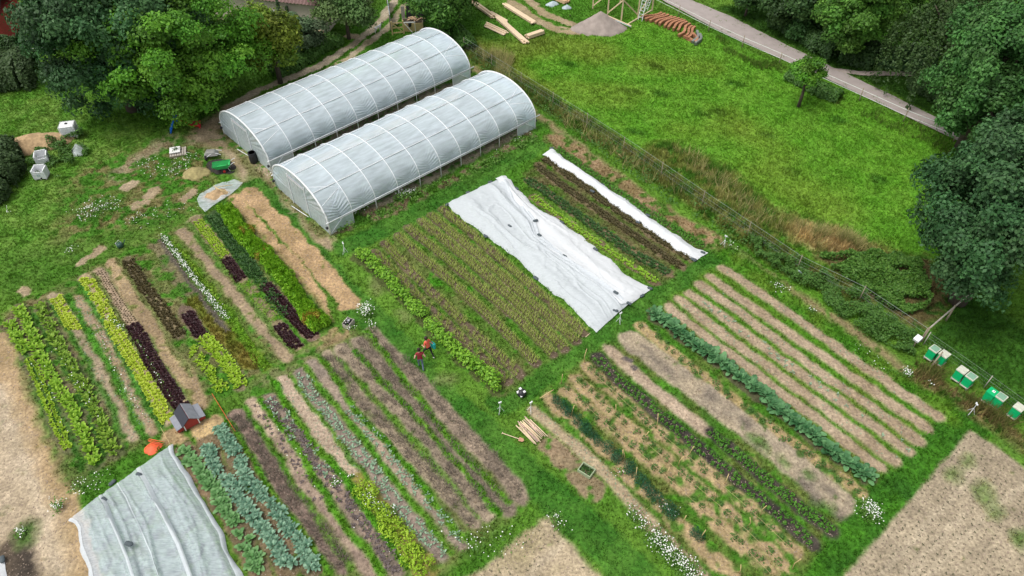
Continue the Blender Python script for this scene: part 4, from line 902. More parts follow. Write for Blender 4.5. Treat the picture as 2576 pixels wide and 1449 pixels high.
# dark weights that hold the sheets down, each one lying on a sheet
sb = MB(); n = 10
prof = [(-.22, .03), (-.2, .085), (-.1, .11), (0, .095), (.1, .11), (.2, .08), (.23, .03)]
ring = lambda x, w: [(x, math.cos(t) * w * 1.25, .06 + math.sin(t) * w * .75) for t in np.linspace(0, 2 * math.pi, n, endpoint=False)]
vs = [q for x, w in prof for q in ring(x, w)]
fs = [(i * n + k, i * n + (k + 1) % n, (i + 1) * n + (k + 1) % n, (i + 1) * n + k) for i in range(len(prof) - 1) for k in range(n)] + [tuple(range(n))[::-1], tuple(len(prof) * n - n + k for k in range(n))]
sb.add(vs, fs); bag0 = sb.build('sandbag', M['slate'], None, True)
BAGS = [  # photo pixel, height of the cloth below, heading, what tells it apart
    (1347, 556, .38, 20, 'at the notch where two fleeces meet, higher one'), (1357, 592, .38, -40, 'just below the notch between the fleeces'), (1413, 561, .1, -45, 'on the upper right edge of the wide fleece'),
    (1498, 628, .1, -45, 'halfway along the right edge of the wide fleece'), (1420, 645, .3, -40, 'in the fold line in the middle of the wide fleece'), (1635, 726, .06, -30, 'at the lower right corner of the wide fleece'),
    (1615, 745, .06, 40, 'on the lower hem one step from the right corner'), (1549, 737, .35, -40, 'lying inside the sheet above the lower hem'), (1582, 764, .2, -40, 'at the foot of the fold line on the lower hem'),
    (1547, 783, .12, -15, 'at the middle of the lower hem of the thin fleece'), (1348, 701, .08, -45, 'halfway along the left edge of the thin fleece'), (1282, 570, .35, -45, 'on the upper half of the thin fleece, alone'),
    (1221, 595, .08, -45, 'on the left edge of the thin fleece near the leeks'), (1124, 516, .05, 60, 'at the upper left tip of the thin fleece'), (1177, 485, .05, 30, 'on the top hem of the thin fleece, lower one'),
    (1233, 459, .05, 30, 'on the top hem of the thin fleece, upper one'), (1300, 475, .1, -50, 'on the right edge near the top of the wide fleece'), (1630, 543, .06, -30, 'on the right edge of the narrow strip'),
    (1605, 560, .06, -30, 'on the left edge of the narrow strip'), (1768, 636, .06, -25, 'at the lower right corner of the narrow strip'), (1745, 654, .06, -35, 'at the lower left corner of the narrow strip'),
    (1388, 374, .06, 10, 'at the top end of the narrow strip'), (1516, 465, .06, -40, 'on the right edge of the narrow strip near its top'), (1490, 482, .06, -40, 'on the left edge of the narrow strip near its top'),
    (350, 1194, .42, -20, 'on the upper hem of the insect net, right one'), (263, 1258, .42, -35, 'on the upper hem of the insect net, left one'), (325, 1369, .72, -15, 'in the middle of the insect net'),
    (283, 1216, .02, 60, 'on the grass just outside the insect net'), (7, 1408, .12, -60, 'on the corner of the fleece at the far left')]
for i, (px, py, z, a, where) in enumerate(BAGS):
    o = bag0 if i == 0 else dup(bag0)
    p = G(px, py, z); o.location = p; o.rotation_euler = (0, 0, rad(a)); s_ = .72 + .2 * random.random(); o.scale = (s_, s_, s_)
    tag(o, 'dark weight bag ' + where, 'weight bag', 'weights holding the sheets')

# ------------------------------------------------------------------ crops: every plant its own object, the smallest of a kind beyond 290 merged
def rosette(n, L, W, e0, e1, rng, seg=3, curl=.5, base=0.0, stalk=0.0, wave=0.0):
    """leaves round a centre; e0/e1 = elevation of outer/inner leaves (radians)"""
    V = []; Fq = []
    for i in range(n):
        t = i / max(n - 1, 1); az = i * 2.4 + rng.random() * .7; el = e0 + (e1 - e0) * t + rng.normal(0, .08); l = L * (1 - .45 * t) * rng.uniform(.8, 1.15); w = W * (1 - .35 * t) * rng.uniform(.85, 1.15)
        d = np.array([math.cos(az), math.sin(az)]); pr = np.array([-d[1], d[0]]); r = 0.01; z = base; k0 = len(V)
        if stalk:
            r += math.cos(el) * stalk * l; z += math.sin(el) * stalk * l
        for s in range(seg + 1):
            q = s / seg; ww = w * (math.sin(math.pi * (.12 + .78 * q)) ** .8) / 2; zz = z + (.25 * ww if 0 < s < seg else 0) + wave * rng.normal(0, 1)
            c0 = d * r; V += [(*(c0 - pr * ww), zz), (*c0, z), (*(c0 + pr * ww), zz)]
            e = el - curl * q; r += math.cos(e) * l / seg; z += math.sin(e) * l / seg
        for s in range(seg):
            a = k0 + s * 3; Fq += [(a, a + 1, a + 4, a + 3), (a + 1, a + 2, a + 5, a + 4)]
        if stalk:
            k1 = len(V); tip = V[k0 + 1]; V += [(0, 0, base), (.012, .012, base), (tip[0] + .012, tip[1], tip[2]), (tip[0], tip[1] + .012, tip[2])]; Fq += [(k1, k1 + 1, k1 + 2, k1 + 3)]
    return np.array(V), np.array(Fq)
def blades(n, L, w, lean, rng, spread=.03):
    V = []; Fq = []
    for i in range(n):
        az = i * 2.4 + rng.random(); d = np.array([math.cos(az), math.sin(az)]); p = np.array([-d[1], d[0]]); l = L * rng.uniform(.7, 1.1); q = lean * rng.uniform(.5, 1.2); k = len(V)
        for s, (rr, hh, ww) in enumerate([(spread, 0, 1), (spread + q * .35, .6, .9), (spread + q, .95, .35)]):
            c0 = d * rr * 1; V += [(*(c0 - p * w * ww / 2), hh * l), (*(c0 + p * w * ww / 2), hh * l)]
        Fq += [(k, k + 1, k + 3, k + 2), (k + 2, k + 3, k + 5, k + 4)]
    return np.array(V), np.array(Fq)
def bushy(n, R, H, size, rng, aspect=.6, low=.1):
    d = sph(n, rng); d[:, 2] = np.abs(d[:, 2]); r = rng.random(n) ** .4
    P = d * r[:, None] * np.array([R, R, H * (1 - low)]) + np.array([0, 0, H * low])
    return leafcards(P, d + np.array([0, 0, .6]), size, rng, aspect, .4)
def fern(n, R, H, size, rng):
    z = rng.random(n) * H; a = rng.random(n) * 6.28; r = R * np.sqrt(rng.random(n)) * (.5 + .5 * np.sin(np.pi * (.15 + .8 * z / H)))
    return leafcards(np.stack([r * np.cos(a), r * np.sin(a), z], 1), np.stack([np.cos(a), np.sin(a), a * 0 + .3], 1), size, rng, .25, .5)

rng = np.random.default_rng(41)
KINDS = {}
def kind(name, cat, mat, maker, nvar=3):
    KINDS[name] = dict(cat=cat, mat=mat, geo=[maker() for _ in range(nvar)], places=[])
kind('red_lettuce', 'lettuce', M['redlettuce'], lambda: rosette(13, .17, .13, .25, 1.3, rng, 2, .3, wave=.012))
kind('lime_lettuce', 'lettuce', M['lime'], lambda: rosette(13, .18, .15, .25, 1.3, rng, 2, .3, wave=.012))
kind('bronze_lettuce', 'lettuce', M['bronze'], lambda: rosette(11, .17, .09, .5, 1.3, rng, 2, .3, wave=.012))
kind('salad_plant', 'salad', M['redbrown'], lambda: rosette(10, .2, .09, .6, 1.3, rng, 2, .4, wave=.012))
kind('chard_plant', 'chard', M['chard'], lambda: rosette(10, .36, .19, .75, 1.35, rng, 3, .7, stalk=.25))
kind('beet_plant', 'beet', M['beet'], lambda: rosette(10, .32, .15, .75, 1.35, rng, 3, .7, stalk=.3))
kind('yellow_crop_plant', 'vegetable', M['yellowcrop'], lambda: rosette(9, .2, .12, .6, 1.3, rng, 2, .5))
kind('kale_plant', 'kale', M['kale'], lambda: rosette(17, .36, .19, .25, 1.25, rng, 3, .7, base=.15, stalk=.3, wave=.015))
kind('cabbage_plant', 'cabbage', M['cabbage'], lambda: rosette(12, .3, .2, .3, 1.2, rng, 3, .6, base=.05, stalk=.2))
kind('cabbage_seedling', 'cabbage', M['seedling'], lambda: rosette(6, .17, .1, .5, 1.1, rng, 2, .5, stalk=.25))
kind('small_seedling', 'seedling', M['seedling'], lambda: rosette(4, .08, .045, .5, 1.1, rng, 2, .4))
kind('courgette_plant', 'courgette', M['zucchini'], lambda: rosette(19, .36, .23, .5, 1.35, rng, 3, .9, stalk=.6, wave=.03))
kind('leek', 'leek', M['leek'], lambda: blades(8, .29, .03, .12, rng))
kind('parsley_plant', 'parsley', M['parsley'], lambda: bushy(34, .15, .26, .09, rng))
kind('celery_plant', 'celery', M['celery'], lambda: bushy(44, .17, .3, .09, rng))
kind('spinach_plant', 'spinach', M['spinach'], lambda: rosette(9, .22, .12, .5, 1.2, rng, 2, .5, stalk=.2))
kind('fennel_plant', 'fennel', M['fennel'], lambda: fern(330, .36, .62, .2, rng))
kind('yellow_fennel_plant', 'fennel', M['gold'], lambda: fern(260, .34, .55, .2, rng))
kind('asparagus_plant', 'asparagus', M['asparagus'], lambda: fern(330, .42, 1.05, .14, rng), 4)
kind('bean_plant', 'beans', M['bean'], lambda: bushy(120, .42, 1.05, .15, rng, .75), 4)
kind('tall_yellow_plant', 'flowering crop', M['yellowcrop'], lambda: bushy(90, .33, .6, .11, rng, .6))
kind('tomato_plant', 'tomato', M['tomato'], lambda: bushy(38, .2, .34, .1, rng))
kind('carrot_plant', 'carrots', M['fennel'], lambda: bushy(40, .17, .26, .08, rng, .4))
kind('salad_row_plant', 'salad', M['chard'], lambda: rosette(9, .2, .12, .5, 1.2, rng, 2, .4))
kind('withered_plant', 'withered plants', leafmat('withered_leaves', (.09, .075, .06), (.22, .18, .14), .8, .1), lambda: blades(12, .2, .02, .16, rng, .06), 4)
kind('purple_cabbage', 'cabbage', leafmat('purple_cabbage_leaves', (.08, .06, .06), (.2, .16, .15), .6, .1), lambda: rosette(7, .17, .1, .4, 1.1, rng, 2, .5))

def row(key, kd, rows, gap, step, label, jit=.05, miss=0.0, scale=1.0, sv=.15, t0=0.0, t1=1.0, z=0.0, group=None, xoff=0.0):
    A = BEDS[key] if isinstance(key, str) else GP(key)
    s = np.concatenate([[0], np.cumsum(np.hypot(*np.diff(A, axis=0).T))]); Lt = s[-1]
    for k in range(rows):
        off = (k - (rows - 1) / 2) * gap + xoff
        for q in np.arange(t0 * Lt + step * .3, t1 * Lt, step):
            q = q + rng.normal(0, jit * .6) + (step / 2 if k % 2 else 0)
            if q > t1 * Lt or rng.random() < miss: continue
            i = int(np.clip(np.searchsorted(s, q) - 1, 0, len(A) - 2)); e = A[i + 1] - A[i]; e = e / np.hypot(*e); p = A[i] + e * (q - s[i])
            n_ = np.array([-e[1], e[0]]); p = p + n_ * (off + rng.normal(0, jit))
            KINDS[kd]['places'].append((p[0], p[1], z, rng.random() * 6.283, scale * (1 + rng.uniform(-sv, sv)), label, group or label))
# left plot
row('L1a', 'chard_plant', 2, .28, .3, 'bright green chard plant in the first west bed, upper stretch', scale=.8)
row('L1b', 'yellow_crop_plant', 2, .3, .17, 'small yellow-green plant in the first west bed, lower stretch', .03, scale=.85)
row('L2', 'chard_plant', 2, .28, .3, 'bright green chard plant in the second west bed', scale=.8)
row('L3', 'beet_plant', 2, .28, .3, 'green beet plant in the third west bed', .05, .06, .85)
row('L4', 'lime_lettuce', 3, .24, .25, 'yellow-green lettuce in the short bed at the west plot top', .02, .08)
row('L4s', 'small_seedling', 3, .2, .5, 'tiny seedling in the weedy soil bed below yellow lettuces', .08, .3)
row('L5', 'small_seedling', 4, .16, .3, 'tiny seedling in the brown bed left of yellow lettuces', .05, .3)
row('L6', 'lime_lettuce', 3, .25, .25, 'yellow-green lettuce in the long bed beside tiny red seedlings', .025, .1)
row('L7', 'bronze_lettuce', 5, .15, .2, 'tiny red lettuce seedling in rows above the dark red lettuces', .015, .05, .42, t1=.42)
row('L7', 'red_lettuce', 4, .2, .21, 'dark red lettuce in the long bed ending at the henhouse', .02, .03, t0=.43)
row('L9', 'bronze_lettuce', 4, .19, .2, 'bronze lettuce in the single dark bed of the west plot', .04, .05)
row('L9b', 'yellow_crop_plant', 3, .2, .28, 'celery-green plant at the lower end of the bronze bed', .05, .1)
row('L10r', 'red_lettuce', 4, .18, .2, 'dark red lettuce in the small block above yellow celery', .015, .02)
row('L10b', 'yellow_crop_plant', 3, .24, .26, 'tall yellow-green celery below the small red lettuce block', .04, .03, 1.25)
row('L12b', 'salad_row_plant', 1, .3, .3, 'green leafy plant beside the white flower row', .05, .1, .8, t1=.6)
row('L12b', 'carrot_plant', 3, .2, .24, 'fine green plant in rows at the lower end of the flower row', .04, .1, .8, t0=.62)
row('L14', 'yellow_crop_plant', 4, .17, .2, 'yellow-green salad in four rows at the top of the west plot', .02, .05, .75)
row('L14r', 'red_lettuce', 4, .17, .19, 'dark red lettuce in the small upper block between green rows', .015, .04)
row('L14b', 'carrot_plant', 4, .17, .24, 'pale green plant in the rows between two red lettuce blocks', .03, .2, .65)
row('L14s', 'red_lettuce', 4, .17, .2, 'dark red lettuce in the short lowest block of the west plot', .015, .04)
row('L15', 'spinach_plant', 4, .23, .23, 'dark green spinach plant in the bed at the foot of the plastic sheet', .03, .05)
row([(644, 696), (690, 755), (720, 800)], 'spinach_plant', 3, .25, .4, 'scattered green spinach in the weedy middle of its bed', .08, .35)
row('L15r', 'red_lettuce', 4, .19, .2, 'dark red lettuce in the wide block left of the fennel', .015, .02)
row('L16', 'fennel_plant', 2, .46, .36, 'bright feathery fennel plant beside the straw strips', .08, .08)
for px in [[(617, 580), (628, 592)], [(655, 637), (665, 645)], [(777, 795), (792, 812)], [(806, 806), (812, 814)]]:
    row(px, 'yellow_fennel_plant', 2, .4, .3, 'yellowing feathery fennel plant beside the straw strips', .1)
row([(677, 664), (686, 676)], 'red_lettuce', 3, .22, .22, 'dark red lettuce in the tiny patch inside the fennel row', .02)
# kale and brassicas by the henhouse
row('KA', 'kale_plant', 2, .24, .38, 'blue-green kale plant in the bed nearest the soil beds', .06, .08, .72)
row('KB', 'kale_plant', 2, .26, .38, 'blue-green kale plant in the wide row starting at the henhouse', .06, .05, .76)
row('KC', 'cabbage_plant', 2, .26, .36, 'green cabbage plant in the row along the insect net', .06, .1)
# lower middle plot
row('N5', 'cabbage_seedling', 2, .3, .36, 'blue-green cabbage seedling in the sparse soil bed', .06, .25, .9, t0=.28)
row('N6', 'cabbage_seedling', 2, .36, .3, 'young cabbage in two rows on dark soil', .06, .12)
row('N7', 'small_seedling', 4, .2, .36, 'tiny seedling on the smooth pale bed', .05, .25, .9)
row('N7b', 'tall_yellow_plant', 2, .5, .38, 'tall yellow-green flowering plant at the end of the pale bed', .1, .05)
row('N8', 'purple_cabbage', 3, .2, .24, 'dark withered cabbage in the weedy purple bed', .08, .25)
row('N8', 'cabbage_seedling', 2, .3, .6, 'small green cabbage among withered purple ones', .1, .3, t1=.5)
row('N9', 'purple_cabbage', 2, .26, .3, 'purple leafy stump in the pale bed next to withered cabbages', .08, .35, .8, t1=.62)
row('N10', 'withered_plant', 5, .15, .18, 'low purple-brown plant in the bed next to the kale', .07, .2, .9, .4)
for k, lab in (('N1', 'outermost bed by the mown path'), ('N2', 'second bed from the mown path'), ('N3', 'third bed from the mown path'), ('N4', 'narrow fourth bed from the mown path')):
    row(k, 'withered_plant', 4, .17, .26, 'withered grey-brown plant in the ' + lab, .1, .3, .9, .4)
# upper middle plot
row('M1', 'bean_plant', 1, .4, .44, 'tall bright climbing bean plant along the mown path', .1, .02)
row('M2', 'leek', 3, .2, .22, 'leek in the weedy bed next to the climbing beans', .06, .15, .9)
for k, lab, ms in (('M3', 'sparse third bed from the beans', .3), ('M4', 'clean dark bed, fourth from the beans', .02), ('M5', 'fifth bed from the beans', .05), ('M6', 'sixth bed from the beans', .05), ('M7', 'seventh bed from the beans', .03), ('M8', 'bed right beside the thin fleece', .08)):
    row(k, 'leek', 3, .225, .215, 'leek in the ' + lab, .012, ms)
row('R1', 'salad_row_plant', 2, .24, .26, 'bright lettuce in the row right of the wide fleece', .03, .05)
row('R2', 'spinach_plant', 3, .26, .24, 'dark green plant between bright lettuce and red salad', .05, .05, .9)
row('R3', 'salad_plant', 3, .2, .2, 'red-brown salad plant in the left of two red beds', .03, .05)
row('R4', 'salad_plant', 3, .2, .2, 'red-brown salad plant in the bed along the narrow fleece', .03, .05)
row('R5', 'parsley_plant', 3, .22, .24, 'bright parsley plant right of the narrow fleece', .05, .03, 1.1)
# right plot
for k, lab in (('RA', 'topmost bed'), ('RC', 'third bed'), ('RE', 'fifth bed')):
    row(k, 'small_seedling', 2, .3, .4, 'tiny seedling in the ' + lab + ' of the striped right plot', .08, .4)
row('RD', 'cabbage_seedling', 2, .28, .55, 'young cabbage in the fourth striped bed', .1, .45, .75)
row('RG', 'courgette_plant', 1, .5, .36, 'courgette plant in the long dark green row', .09, 0, 1.15)
row('RH', 'tomato_plant', 1, .2, .42, 'small green plant in the straw bed beside the courgettes', .12, .15)
row('RK', 'parsley_plant', 2, .34, .31, 'green plant on black mulch in the longer of two mulched beds', .05, .12, .92)
row('RJm', 'parsley_plant', 2, .3, .28, 'green plant on black mulch in the shorter mulched bed', .04, .03, 1.1)
for k, lab in (('RL', 'first straw bed below the long mulched bed'), ('RM', 'second straw bed below the mulched bed'), ('RN', 'third straw bed below the mulched bed')):
    row(k, 'tomato_plant', 1, .2, .5, 'young tomato plant in the ' + lab, .08, .1)
row('RP', 'small_seedling', 3, .2, .32, 'tiny seedling in the pale soil bed by the spade', .04, .15, .9)
for i, (px, py) in enumerate([(1397, 1012), (1409, 1024), (1422, 1036), (1431, 1043), (1451, 1064), (1467, 1080), (1478, 1092), (1492, 1104), (1503, 1118), (1527, 1135), (1544, 1154), (1553, 1160), (1580, 1184), (1588, 1194), (1608, 1215), (1622, 1230), (1635, 1246), (1650, 1264), (1676, 1287), (1690, 1298), (1744, 1345), (1758, 1356)]):
    p = G(px, py); KINDS['asparagus_plant']['places'].append((p.x, p.y, 0, rng.random() * 6.28, rng.uniform(.62, .85), 'feathery blue-green asparagus clump in the straw row by the pale bed', None))

LIMIT = 290
for nm, K in KINDS.items():
    meshes = [np_mesh(nm, v, f, K['mat']) for v, f in K['geo']]
    pl = [p for p in K['places'] if inview(np.array([p[0]]), np.array([p[1]]), 0.6)[0]]
    pl.sort(key=lambda p: p[0] ** 2 + p[1] ** 2)
    for n_, (x, y, z, a, s, lab, grp) in enumerate(pl[:LIMIT]):
        o = bpy.data.objects.new(nm, meshes[n_ % len(meshes)]); COL.objects.link(o)
        o.location = (x, y, z + gz(x, y) - .01); o.rotation_euler = (0, 0, a); o.scale = (s, s, s * (.9 + .2 * random.random()))
        tag(o, lab, K['cat'], grp or lab)
    if len(pl) > LIMIT:
        Vs = []; Fs = []; k0 = 0
        for n_, (x, y, z, a, s, lab, grp) in enumerate(pl[LIMIT:]):
            v, f = K['geo'][n_ % len(K['geo'])]; ca, sa = math.cos(a) * s, math.sin(a) * s
            Vs.append(np.stack([v[:, 0] * ca - v[:, 1] * sa + x, v[:, 0] * sa + v[:, 1] * ca + y, v[:, 2] * s + z + gz(x, y) - .01], 1)); Fs.append(f + k0); k0 += len(v)
        tag(np_obj(nm + '_rows', np.vstack(Vs), np.vstack(Fs), K['mat']), 'farther ' + K['cat'] + ' rows, smaller in view', K['cat'], kind='stuff')
    print(nm, len(pl))

# pale fields planted with rows of tiny plants
def planted(name, label, poly, ang, s1, s2, miss, mat, seed):
    r_ = np.random.default_rng(seed); A = GP(poly); c0 = A.mean(0); n = 160; a_, b_ = np.meshgrid(np.arange(-n, n) * s1, np.arange(-n, n) * s2)
    a_ = a_.ravel() + r_.normal(0, .04, a_.size); b_ = b_.ravel() + r_.normal(0, .035, b_.size); ca, sa = math.cos(ang), math.sin(ang)
    x = c0[0] + a_ * ca - b_ * sa; y = c0[1] + a_ * sa + b_ * ca
    k = inpoly(A, x, y) & inview(x, y, .3) & (r_.random(len(x)) > miss) & (fbm(x, y, 2.5, seed, 2) > .34); x, y = x[k], y[k]; Vs = []; Fs = []; k0 = 0; geo = [rosette(4, .075, .045, .4, 1.1, r_, 2, .4) for _ in range(4)]
    for i in range(len(x)):
        v, f = geo[i % 4]; t = r_.random() * 6.28; s = r_.uniform(.6, 1.25); Vs.append(np.stack([(v[:, 0] * math.cos(t) - v[:, 1] * math.sin(t)) * s + x[i], (v[:, 0] * math.sin(t) + v[:, 1] * math.cos(t)) * s + y[i], v[:, 2] * s + gz(x[i], y[i])], 1)); Fs.append(f + k0); k0 += len(v)
    tag(np_obj(name, np.vstack(Vs), np.vstack(Fs), mat), label, 'seedlings', kind='stuff'); print(name, len(x))
FS = leafmat('field_seedling_leaves', (.05, .06, .035), (.13, .13, .07), .7, .1)
planted('field_seedlings', 'rows of tiny seedlings in the pale field at the bottom right', [(2440, 1090), (2500, 1125), (2600, 1200), (2800, 1500), (2090, 1500), (2135, 1440)], rad(41), .3, .33, .08, FS, 3)
planted('field_seedlings', 'rows of tiny seedlings in the pale field at the bottom middle', [(1380, 1302), (1430, 1365), (1515, 1470), (1150, 1480), (1220, 1432), (1300, 1362)], rad(41), .3, .33, .1, FS, 4)
# stones and clods strewn on bare soil
def strewn(name, label, n, sz, mat, seed):
    r_ = np.random.default_rng(seed); x = r_.uniform(-32, 36, n * 6); y = r_.uniform(13.6, 46, n * 6); i, j = gsample(x, y); k = inview(x, y) & (GRASSY[i, j] < .12); x, y, i, j = [q[k][:n] for q in (x, y, i, j)]; m = len(x)
    o_ = np.array([[1, 0, 0], [-.5, .87, 0], [-.5, -.87, 0], [0, 0, .8]]); s = (sz * r_.uniform(.5, 1.5, m))[:, None, None]; t = r_.random(m) * 6.28; R = np.stack([np.stack([np.cos(t), -np.sin(t), t * 0], 1), np.stack([np.sin(t), np.cos(t), t * 0], 1), np.stack([t * 0, t * 0, t * 0 + 1], 1)], 1)
    v = np.einsum('nij,kj->nki', R, o_) * s * (1 + .4 * r_.normal(0, 1, (m, 4, 1)) * .5) + np.stack([x, y, ZZ[i, j] - .005], 1)[:, None]
    f = (np.arange(m)[:, None, None] * 4 + np.array([[0, 1, 3], [1, 2, 3], [2, 0, 3]])).reshape(-1, 3); tag(np_obj(name, v.reshape(-1, 3), f, mat), label, 'clods', kind='stuff')
strewn('soil_clods', 'small clods and stones strewn over the bare beds', 26000, .035, leafmat('clods', (.16, .12, .09), (.44, .35, .28), .95, 0), 5)
# wild flowers: white heads among green
def flowers(name, label, spots, seed=1):
    """spots: (px list, half width m, heads, height)"""
    r_ = np.random.default_rng(seed); Vs = []; Ls = []
    for px, w, n, h in spots:
        n = int(n * .72)
        A = GP(px) if len(px) > 1 else GP([px[0], (px[0][0] + 1, px[0][1])]); s = np.concatenate([[0], np.cumsum(np.hypot(*np.diff(A, axis=0).T))])
        t = r_.random(n) * s[-1]; x = np.interp(t, s, A[:, 0]) + r_.normal(0, w * .5, n); y = np.interp(t, s, A[:, 1]) + r_.normal(0, w * .5, n); i, j = gsample(x, y)
        Vs.append(np.stack([x, y, ZZ[i, j] + h * (.55 + .5 * r_.random(n))], 1))
        m = int(n * 4.5); t = r_.random(m) * s[-1]; x = np.interp(t, s, A[:, 0]) + r_.normal(0, w * .5, m); y = np.interp(t, s, A[:, 1]) + r_.normal(0, w * .5, m); i, j = gsample(x, y)
        Ls.append(np.stack([x, y, ZZ[i, j] + h * .8 * r_.random(m)], 1))
    P = np.vstack(Vs); Q = np.vstack(Ls)
    v1, f1 = leafcards(P, np.tile([0, -.3, 1.], (len(P), 1)), .06, r_, .9, .25); v2, f2 = leafcards(Q, np.tile([0, 0, 1.], (len(Q), 1)), .12, r_, .5, .5)
    me = np_mesh(name, np.vstack([v1, v2]), np.vstack([f1, f2 + len(v1)])); me.materials.append(M['flower']); me.materials.append(M['bramble'])
    me.polygons.foreach_set('material_index', np.concatenate([np.zeros(len(f1), np.int32), np.ones(len(f2), np.int32)]))
    o = bpy.data.objects.new(name, me); COL.objects.link(o); return tag(o, label, 'flowers', kind='stuff')
flowers('white_flowers', 'dense row of tiny white flowers in the west plot', [([(410, 594), (467, 671), (523, 744), (573, 806)], .2, 800, .16)], 3)
flowers('flowering_shrub', 'white flowering bush at the end of the grass path, right', [([(2175, 1285), (2185, 1300)], .5, 190, .7)], 4)
flowers('white_flowers', 'band of white flowers at the bottom beside the pale bed', [([(1640, 1345), (1680, 1395), (1745, 1450)], .5, 430, .5), ([(1580, 1285), (1620, 1330)], .35, 70, .4)], 5)
flowers('white_flowers', 'white flowering bush beside the black crate', [([(918, 785), (925, 800)], .42, 150, .8), ([(930, 812), (940, 830)], .25, 25, .4), ([(880, 820), (885, 835)], .3, 30, .4)], 6)
flowers('daisies', 'white meadow flowers scattered over the rough lawn', [([(205, 545), (240, 525), (290, 518)], 1.0, 230, .3), ([(330, 560), (360, 545)], .8, 30, .2), ([(430, 440), (470, 400), (500, 395)], .8, 120, .3), ([(355, 400), (400, 440)], 1.0, 60, .2), ([(190, 620), (170, 640)], .4, 25, .2), ([(360, 550), (480, 520)], 1.4, 50, .2), ([(10, 520), (30, 540)], .4, 12, .2)], 7)
flowers('white_flowers', 'white flowers at the near tunnel corner and side', [([(860, 555), (930, 520)], .4, 110, .4), ([(1000, 500), (1040, 490)], .5, 110, .55), ([(680, 440), (720, 475)], .3, 40, .4), ([(1200, 420), (1330, 340)], .4, 30, .3)], 8)
flowers('white_flowers', 'scattered white flowers between crop beds of the garden', [([(280, 800), (310, 830)], .2, 30, .2), ([(240, 815), (300, 950), (370, 1060)], .18, 45, .15), ([(345, 855), (440, 1015)], .1, 20, .15), ([(150, 880), (250, 1060)], .3, 35, .3), ([(60, 860), (180, 1100)], .3, 25, .2), ([(190, 1225), (250, 1215)], .7, 55, .2), ([(650, 1030), (1000, 1400)], .8, 40, .15), ([(915, 1250), (990, 1300)], .3, 90, .45), ([(840, 1210), (850, 1220)], .2, 25, .2), ([(880, 1200), (890, 1200)], .1, 14, .1), ([(1150, 1370), (1260, 1370), (1310, 1340)], .8, 60, .3), ([(1390, 1300), (1410, 1320)], .4, 35, .3), ([(1660, 1270), (1700, 1300)], .3, 25, .3), ([(1550, 1190), (1560, 1195)], .3, 12, .3)], 9)
flowers('white_flowers', 'white flower clumps in the margin before the beehives', [([(2275, 935), (2285, 950)], .25, 60, .4), ([(2330, 965), (2340, 970)], .2, 18, .3), ([(2035, 780), (2045, 785)], .2, 16, .3), ([(1945, 715), (1970, 735)], .5, 35, .3), ([(1820, 610), (1850, 640)], .3, 25, .5), ([(2150, 870), (2250, 950)], .5, 20, .2)], 10)
flowers('white_flowers', 'two small flower clumps on the pale west field', [([(50, 1338), (58, 1345)], .28, 40, .3), ([(145, 1272), (150, 1280)], .3, 40, .4)], 11)

# ------------------------------------------------------------------ objects
def rot(ax, deg): return Matrix.Rotation(rad(deg), 3, ax)

# white water tanks (1000 litre, in wire cages)
def tank(label, px, rz, cut=None):
    p = G(*px); t = thing('water_tank', label, 'water tank', p, rad(rz), 'white water tanks'); Lx, Ly, H = 1.2, 1.0, 1.0; t.scale = (.92,) * 3 if cut is None else (.72,) * 3
    m = MB(); z0 = .15
    if cut is None:
        m.box((0, 0, z0 + H / 2), (Lx - .04, Ly - .04, H)); m.build('body', M['whitepl'], t, False, .06)
        MB().lathe([(.12, 0), (.12, .04), (.02, .06)], (-.05, .08, z0 + H), 14).build('cap', M['black'], t)
        MB().box((Lx / 2 + .012, -.1, z0 + .5), (.012, .3, .28)).build('plate', M['bluegrey'], t)
    else:
        w = .09
        for s in (-1, 1):
            m.box((s * (Lx / 2 - w / 2), 0, z0 + H / 2), (w, Ly, H)); 
        m.box((0, Ly / 2 - w / 2, z0 + H / 2 + .06), (Lx - 2 * w, w, H + .12))
        hh = H * (.62 if cut == 1 else .8); m.box((0, -Ly / 2 + w / 2, z0 + hh / 2), (Lx - 2 * w, w, hh)); m.build('body', M['whitepl'], t)
        MB().box((0, 0, z0 + .12), (Lx - 2 * w - .01, Ly - 2 * w - .01, .04)).build('inside', M['greypl'], t)
        if cut == 2:
            MB().box((-.05, -Ly / 2 - .012, z0 + .45), (.34, .012, .3)).build('plate', M['bluegrey'], t)
            MB().lathe([(.09, 0), (.09, .05)], (.1, -Ly / 2 - .02, z0 + .1), 12, rot('X', 90)).build('outlet', M['black'], t)
    m = MB(); r = .014
    for z in np.linspace(z0 + .03, z0 + H - .02, 6):
        a, b = Lx / 2 + .01, Ly / 2 + .01
        m.tube([(-a, -b, z), (a, -b, z), (a, b, z), (-a, b, z), (-a, -b, z)], r, 4)
    for x in np.linspace(-Lx / 2, Lx / 2, 7):
        for s in (-1, 1): m.tube([(x, s * (Ly / 2 + .015), z0), (x, s * (Ly / 2 + .015), z0 + H)], r, 4)
    for y in np.linspace(-Ly / 2, Ly / 2, 6):
        for s in (-1, 1): m.tube([(s * (Lx / 2 + .015), y, z0), (s * (Lx / 2 + .015), y, z0 + H)], r, 4)
    m.build('cage', M['galv'], t)
    m = MB()
    for x in (-.5, 0, .5): m.box((x, 0, .07), (.12, 1.0, .14))
    m.build('pallet_base', M['greywood'], t)
tank('whole white water tank in a wire cage, right of the brown heap', (181, 341), 14)
tank('white water tank cut open at the top, the upper of two', (112, 409), 22, 1)
tank('white water tank cut open with a dark square hole in front', (108, 446), 8, 2)

